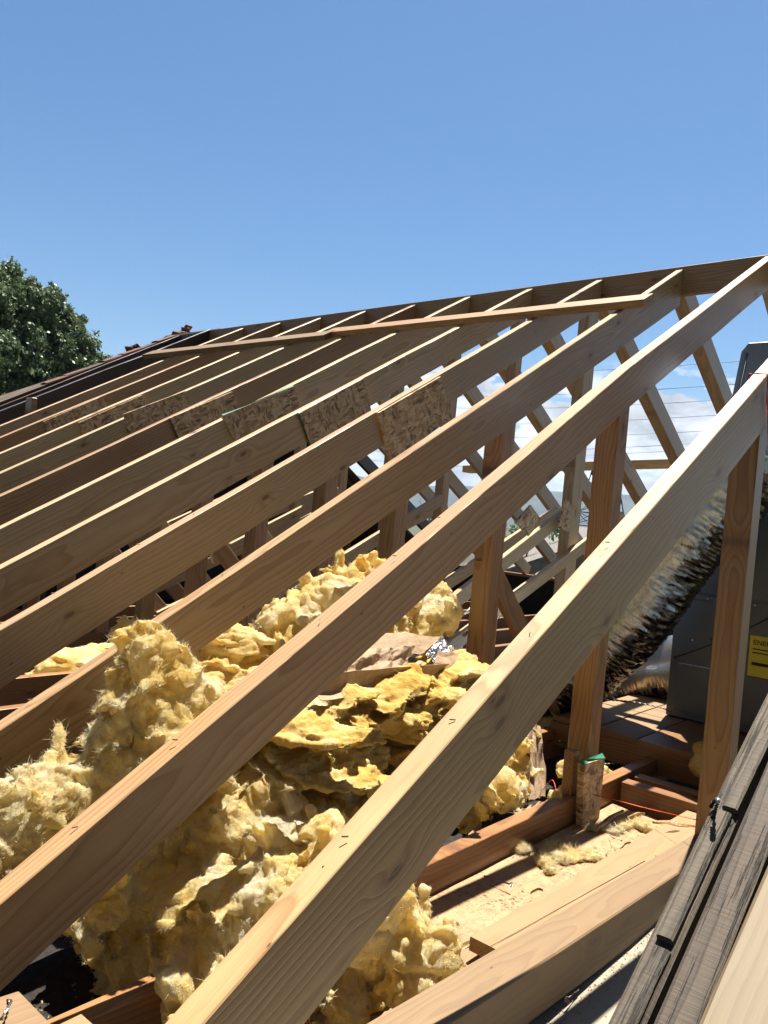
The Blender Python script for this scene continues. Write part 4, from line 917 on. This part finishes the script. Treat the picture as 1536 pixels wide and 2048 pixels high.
tag(link('wood_chips', mesh('wood_chips', vs, fs, simple('chip_wood', (.20, .13, .07), .8, 0, .6, 90))), 'fine wood chips and crumbs scattered over the plywood and gypsum', 'wood chips', kind='stuff')
for k, (a_, b_, wd_, mt) in enumerate([((1120, 1640), (1165, 1628), .006, PLANK), ((1255, 1640), (1290, 1632), .007, PINE2), ((1330, 1652), (1372, 1648), .008, RED), ((1060, 1790), (1085, 1786), .003, PINE2), ((1180, 1760), (1200, 1771), .003, JOIST), ((1240, 1700), (1262, 1690), .004, JOIST)]):
    splinter(a_, b_, -5.27, wd_, ['flat chip left of the post foot scab', 'flat chip right of the post foot scab, before the grey tangled scrap', 'reddish chip under the orange string near the right hand post', 'tiny splinter on the plywood near the bright spike', 'tiny dark splinter in the middle of the plywood', 'small dark splinter on the plywood beside the plank'][k], mt)
for k, (px, py, r) in enumerate([(1232, 1662, 9), (1250, 1650, 11), (1325, 1690, 7), (1185, 1655, 10), (1045, 1700, 10), (1352, 1662, 8)]):
    heap('insulation_scrap', [fblob(px, py, r, (1.3, 1, .7)), fblob(px+r, py-2, r*.8, (1.2, 1, .6))], ['small scrap right of the post foot scab', 'scrap between the post foot scab and the grey tangled scrap', 'tiny scrap at the plank far end', 'scrap under the post foot scab', 'scrap by the reddish joist, left of the long flat scrap', 'tiny scrap below the orange string on the right'][k], fibres=3500, flakes=8, seed=30+k, amp=.008, vox=.005, flen=.014, group=GB, fl_r=.012)
# corner blocks at the lower left, one with a bent nail
def top_quad(name, quad, z, th, mat, lab, cat):
    P = [onfloor(px, py, z) for px, py in quad]
    vs = [W(p) for p in P]+[W(p)-Vector((0, 0, th)) for p in P]; fs = [(0, 1, 2, 3), (7, 6, 5, 4), (0, 4, 5, 1), (1, 5, 6, 2), (2, 6, 7, 3), (3, 7, 4, 0)]
    me = mesh(name, vs, fs, mat); bm = bmesh.new(); bm.from_mesh(me); bmesh.ops.recalc_face_normals(bm, faces=bm.faces); bmesh.ops.bevel(bm, geom=bm.edges[:], offset=.002, segments=1, affect='EDGES'); bm.to_mesh(me); bm.free()
    return tag(link(name, me), lab, cat)
ZC = -4.78
cbk = top_quad('corner_block', [(-60, 2012), (38, 1981), (130, 2075), (-60, 2110)], ZC, .09, RED, 'sunlit block at the bottom left corner with a bent nail in its top', 'block')
top_quad('corner_block', [(100, 2056), (163, 2026), (210, 2068), (130, 2110)], ZC-.03, .09, PLANK, 'smaller sunlit block end at the bottom edge right of the corner block', 'block')
P = [onfloor(15, 2001, ZC), onfloor(22, 2003, ZC+.03), onfloor(14, 2018, ZC+.06), onfloor(3, 2036, ZC+.05)]
nl = thing('nail', 'bent bright nail sticking up from the corner block at bottom left', 'nail', W(P[0])); tube('shank', [W(p) for p in spline(P, 4)], .0028, NAIL, nl, 8)
tube('head', [W(P[-1]), W(P[-1])+Vector((-.001, -.002, -.003))], .006, NAIL, nl, 10)
# white vent pipes
tag(tube('vent_pipe', [W(at(905, 1245, 1, 1.6)), W(at(946, 1216, 1, 1.6))], .022, PVC, None, 12), 'short white pipe right of the torn roll', 'pipe')
tag(tube('vent_pipe', [W(at(928, 1270, 1, 1.0)), W(at(955, 1250, 1, 1.0))], .014, PVC, None, 12), 'thin white pipe just left of the post beside the heap', 'pipe')

# ------------------------------------------------------------------ beyond the roof
def leaves(vs, fs, c, r, n, size, rs):
    for k in range(n):
        d = rs.randn(3); d /= np.linalg.norm(d); rr = r*(rs.rand()**.33)*(1+.18*math.sin(d[0]*5+c[0])+.15*math.sin(d[2]*7)); p = np.array(c)+d*rr*np.array([1, 1, .85])
        if noise.noise(Vector(p)*1.5)+.6*noise.noise(Vector(p)*3.4) < -.02+.10*rs.randn(): continue
        a = rs.randn(3); a /= np.linalg.norm(a); a[2] -= .5; b_ = np.cross(a, rs.randn(3)); b_ /= np.linalg.norm(b_)+1e-6; L = size*(.6+.9*rs.rand()); w_ = L*.36; b0 = len(vs)
        vs += [p, p+a*L*.5+b_*w_, p+a*L, p+a*L*.5-b_*w_]; fs.append((b0, b0+1, b0+2, b0+3))
def tree(name, lab, y, crowns, base_px, dens, size, mat, seed, cat='tree', ax=1, twigs=40):
    rs = np.random.RandomState(seed); vs, fs = [], []; cs = []
    for (px, py, r) in crowns:
        c = at(px, py, ax, y); ru = r*px2u(c)*S; c = W(c); cs.append((c, ru)); leaves(vs, fs, c, ru, int(dens*ru**2.4), size, rs)
    b_ = W(at(*base_px, ax, y)); b_.z = GZ; t = thing(name, lab, cat, b_)
    top = sum((c for c, r in cs), Vector())/len(cs)
    v2, f2 = tube_data([b_, b_.lerp(top, .4)+Vector((.1, .05, 0)), top], .2, 8, rad=[.26, .2, .07])
    for c, r in cs:
        m_ = b_.lerp(top, .5); tube_data([m_, m_.lerp(c, .5)+Vector((0, 0, .2)), c+Vector((0, 0, r*.5))], .1, 6, v2, f2, rad=[.1, .06, .015])
        for k in range(twigs//len(cs)):
            d = rs.randn(3); d[2] = abs(d[2])*.7; d /= np.linalg.norm(d); tube_data([c, c+Vector(d)*r*.6, c+Vector(d)*r*(1.0+.12*rs.rand())], .02, 4, v2, f2, rad=[.03, .015, .004])
    link('trunk', mesh('trunk', v2, f2, BARK, True), t)
    link('crown', mesh('crown', vs, fs, mat), t)
tree('tree', 'dark green leafy tree at the left behind the old roof edge', 55, [(45, 600, 62), (-20, 620, 85), (25, 550, 34), (85, 620, 48), (102, 592, 24), (60, 690, 75), (-40, 720, 110), (118, 655, 42), (150, 690, 42), (130, 735, 60), (180, 690, 22), (60, 770, 80), (195, 712, 20), (160, 745, 42), (210, 728, 16), (222, 715, 8), (190, 665, 10), (172, 640, 10), (-10, 570, 46), (60, 560, 22), (102, 565, 10), (148, 640, 22)],
     (20, 1000), 5200, .15, LEAF, 5)
tree('tree', 'bright green tree seen through the far struts, left of the king post', 26, [(1040, 1062, 26), (1062, 1085, 22), (1020, 1090, 24)], (1040, 1150), 1300, .12, LEAF2, 6, ax=0, twigs=9)
tree('tree', 'bright green tree seen low beside the king post, above the lower strut', 30, [(1122, 1058, 24), (1140, 1090, 26), (1100, 1110, 30), (1170, 1120, 30)], (1122, 1180), 1300, .12, LEAF2, 8, ax=0, twigs=9)
# bare twiggy tree
bp = W(at(858, 1060, 1, 40)); bp.z = GZ; v2, f2 = [], []; rs = np.random.RandomState(3); c0 = W(at(858, 1015, 1, 40))
tube_data([bp, c0-Vector((0, 0, 1.2))], .06, 5, v2, f2, rad=[.1, .05])
for k in range(26):
    d = Vector((rs.randn()*.7, rs.randn()*.7, 1.2+rs.rand())).normalized(); a = c0-Vector((0, 0, 1.2)); b_ = a+d*(.9+rs.rand()*1.1); tube_data([a, a.lerp(b_, .5)+Vector(rs.randn(3)*.08), b_], .02, 4, v2, f2, rad=[.03, .02, .007])
tag(link('bare_tree', mesh('bare_tree', v2, f2, BARK)), 'bare twiggy tree in a small sky gap between struts', 'tree')
# neighbouring houses
def house(cx, cy, w_, d_, h, lab, rz=.3):
    t = thing('neighbour_house', lab, 'house', Vector((cx, cy, GZ))); R_ = Matrix.Rotation(rz, 3, 'Z'); c = Vector((cx, cy, GZ))
    box('wall', c+Vector((0, 0, h/2)), (w_, d_, h), STUCCO, t, rz)
    vs = [c+R_ @ Vector(v) for v in ((-w_/2-.4, -d_/2-.4, h), (w_/2+.4, -d_/2-.4, h), (w_/2+.4, d_/2+.4, h), (-w_/2-.4, d_/2+.4, h), (-w_/2-.4, 0, h+d_*.25), (w_/2+.4, 0, h+d_*.25))]
    link('roof', mesh('roof', vs, [(0, 1, 5, 4), (2, 3, 4, 5), (0, 4, 3), (1, 2, 5), (3, 2, 1, 0)], ROOFM), t)
    for k in (-1, 0, 1):
        for sy_ in (-1, 1):
            wn = box('window', c+R_ @ Vector((k*w_*.3, sy_*(d_/2+.01), h*.55)), (1.1, .06, 1.1), PVC, t, rz); box('pane', c+R_ @ Vector((k*w_*.3, sy_*(d_/2+.04), h*.55)), (.95, .04, .95), GLASSD, wn, rz)
    return t
house(19, 9.5, 9, 7, 2.7, 'white walled neighbour house low behind the struts, left', .6)
house(24, 3, 9, 7, 2.5, 'white walled neighbour house low behind the king post, right', .5)
# transmission tower and its wires
XT = 150
tb = W(at(1196, 1090, 0, XT)); tb.z = GZ; tp = W(at(1202, 878, 0, XT)); H = tp.z-GZ; v2, f2 = [], []
def corner(k, f):
    h = (2.9*(1-f)**1.2+.75)
    return Vector((tb.x+h*(1 if k in (0, 1) else -1), tb.y+h*(1 if k in (1, 2) else -1), GZ+H*.93*f))
N = 9
for k in range(4):
    for j in range(N):
        f0, f1 = j/N, (j+1)/N; tube_data([corner(k, f0), corner(k, f1)], .11, 4, v2, f2); tube_data([corner(k, f0), corner((k+1) % 4, f1)], .06, 4, v2, f2); tube_data([corner((k+1) % 4, f0), corner(k, f1)], .06, 4, v2, f2); tube_data([corner(k, f1), corner((k+1) % 4, f1)], .06, 4, v2, f2)
t = thing('transmission_tower', 'dark lattice power line tower behind the tall post', 'tower', tb); link('lattice', mesh('lattice', v2, f2, TOWER), t)
v2, f2 = [], []
arms = []
perp = Vector((RT[0], RT[1], 0)).normalized()
for j, fz in enumerate((.80, .9, 1.0)):
    c = Vector((tb.x, tb.y, GZ+H*fz)); dd = Vector((FW[0], FW[1], 0)).normalized()
    for s_ in (-1, 1):
        e = c+dd*s_*4.5+Vector((0, 0, 0)); tube_data([c+Vector((0, 0, .7)), e], .07, 4, v2, f2); tube_data([c-Vector((0, 0, .3)), e], .09, 4, v2, f2); arms.append(e)
link('cross_arms', mesh('cross_arms', v2, f2, TOWER), t)
for k, (ya, yb2) in enumerate(((716, 711), (758, 757), (783, 788), (812, 818), (840, 849), (866, 872), (880, 884), (897, 903))):
    A = W(at(640, ya+8, 0, XT-10)); B = W(at(1700, yb2-4, 0, XT-75 if k % 2 else XT-60)); Pm = [A.lerp(B, i/12)-Vector((0, 0, 1.6*math.sin(math.pi*i/12))) for i in range(13)]
    tag(tube('power_line', Pm, .019, TOWER, None, 4), 'thin power line crossing the sky, %s from the top' % ['highest', 'second', 'third', 'fourth', 'fifth', 'sixth', 'seventh', 'lowest, eighth'][k], 'power line', 'power lines')

# ------------------------------------------------------------------ hazy air over the valley
m = bpy.data.materials.new('haze_air'); m.use_nodes = True; m.node_tree.nodes.clear(); MATS['haze'] = m
g = G(m.node_tree); o = g.n('ShaderNodeOutputMaterial'); v_ = g.n('ShaderNodeVolumePrincipled'); v_.inputs['Color'].default_value = (.5, .68, 1, 1); v_.inputs['Density'].default_value = .00008; v_.inputs['Anisotropy'].default_value = .2
m.node_tree.links.new(v_.outputs[0], o.inputs['Volume'])
hz = box('haze', Vector((0, 0, 150)), (14600, 14600, 310), m, bev=1); tag(hz, kind='stuff')
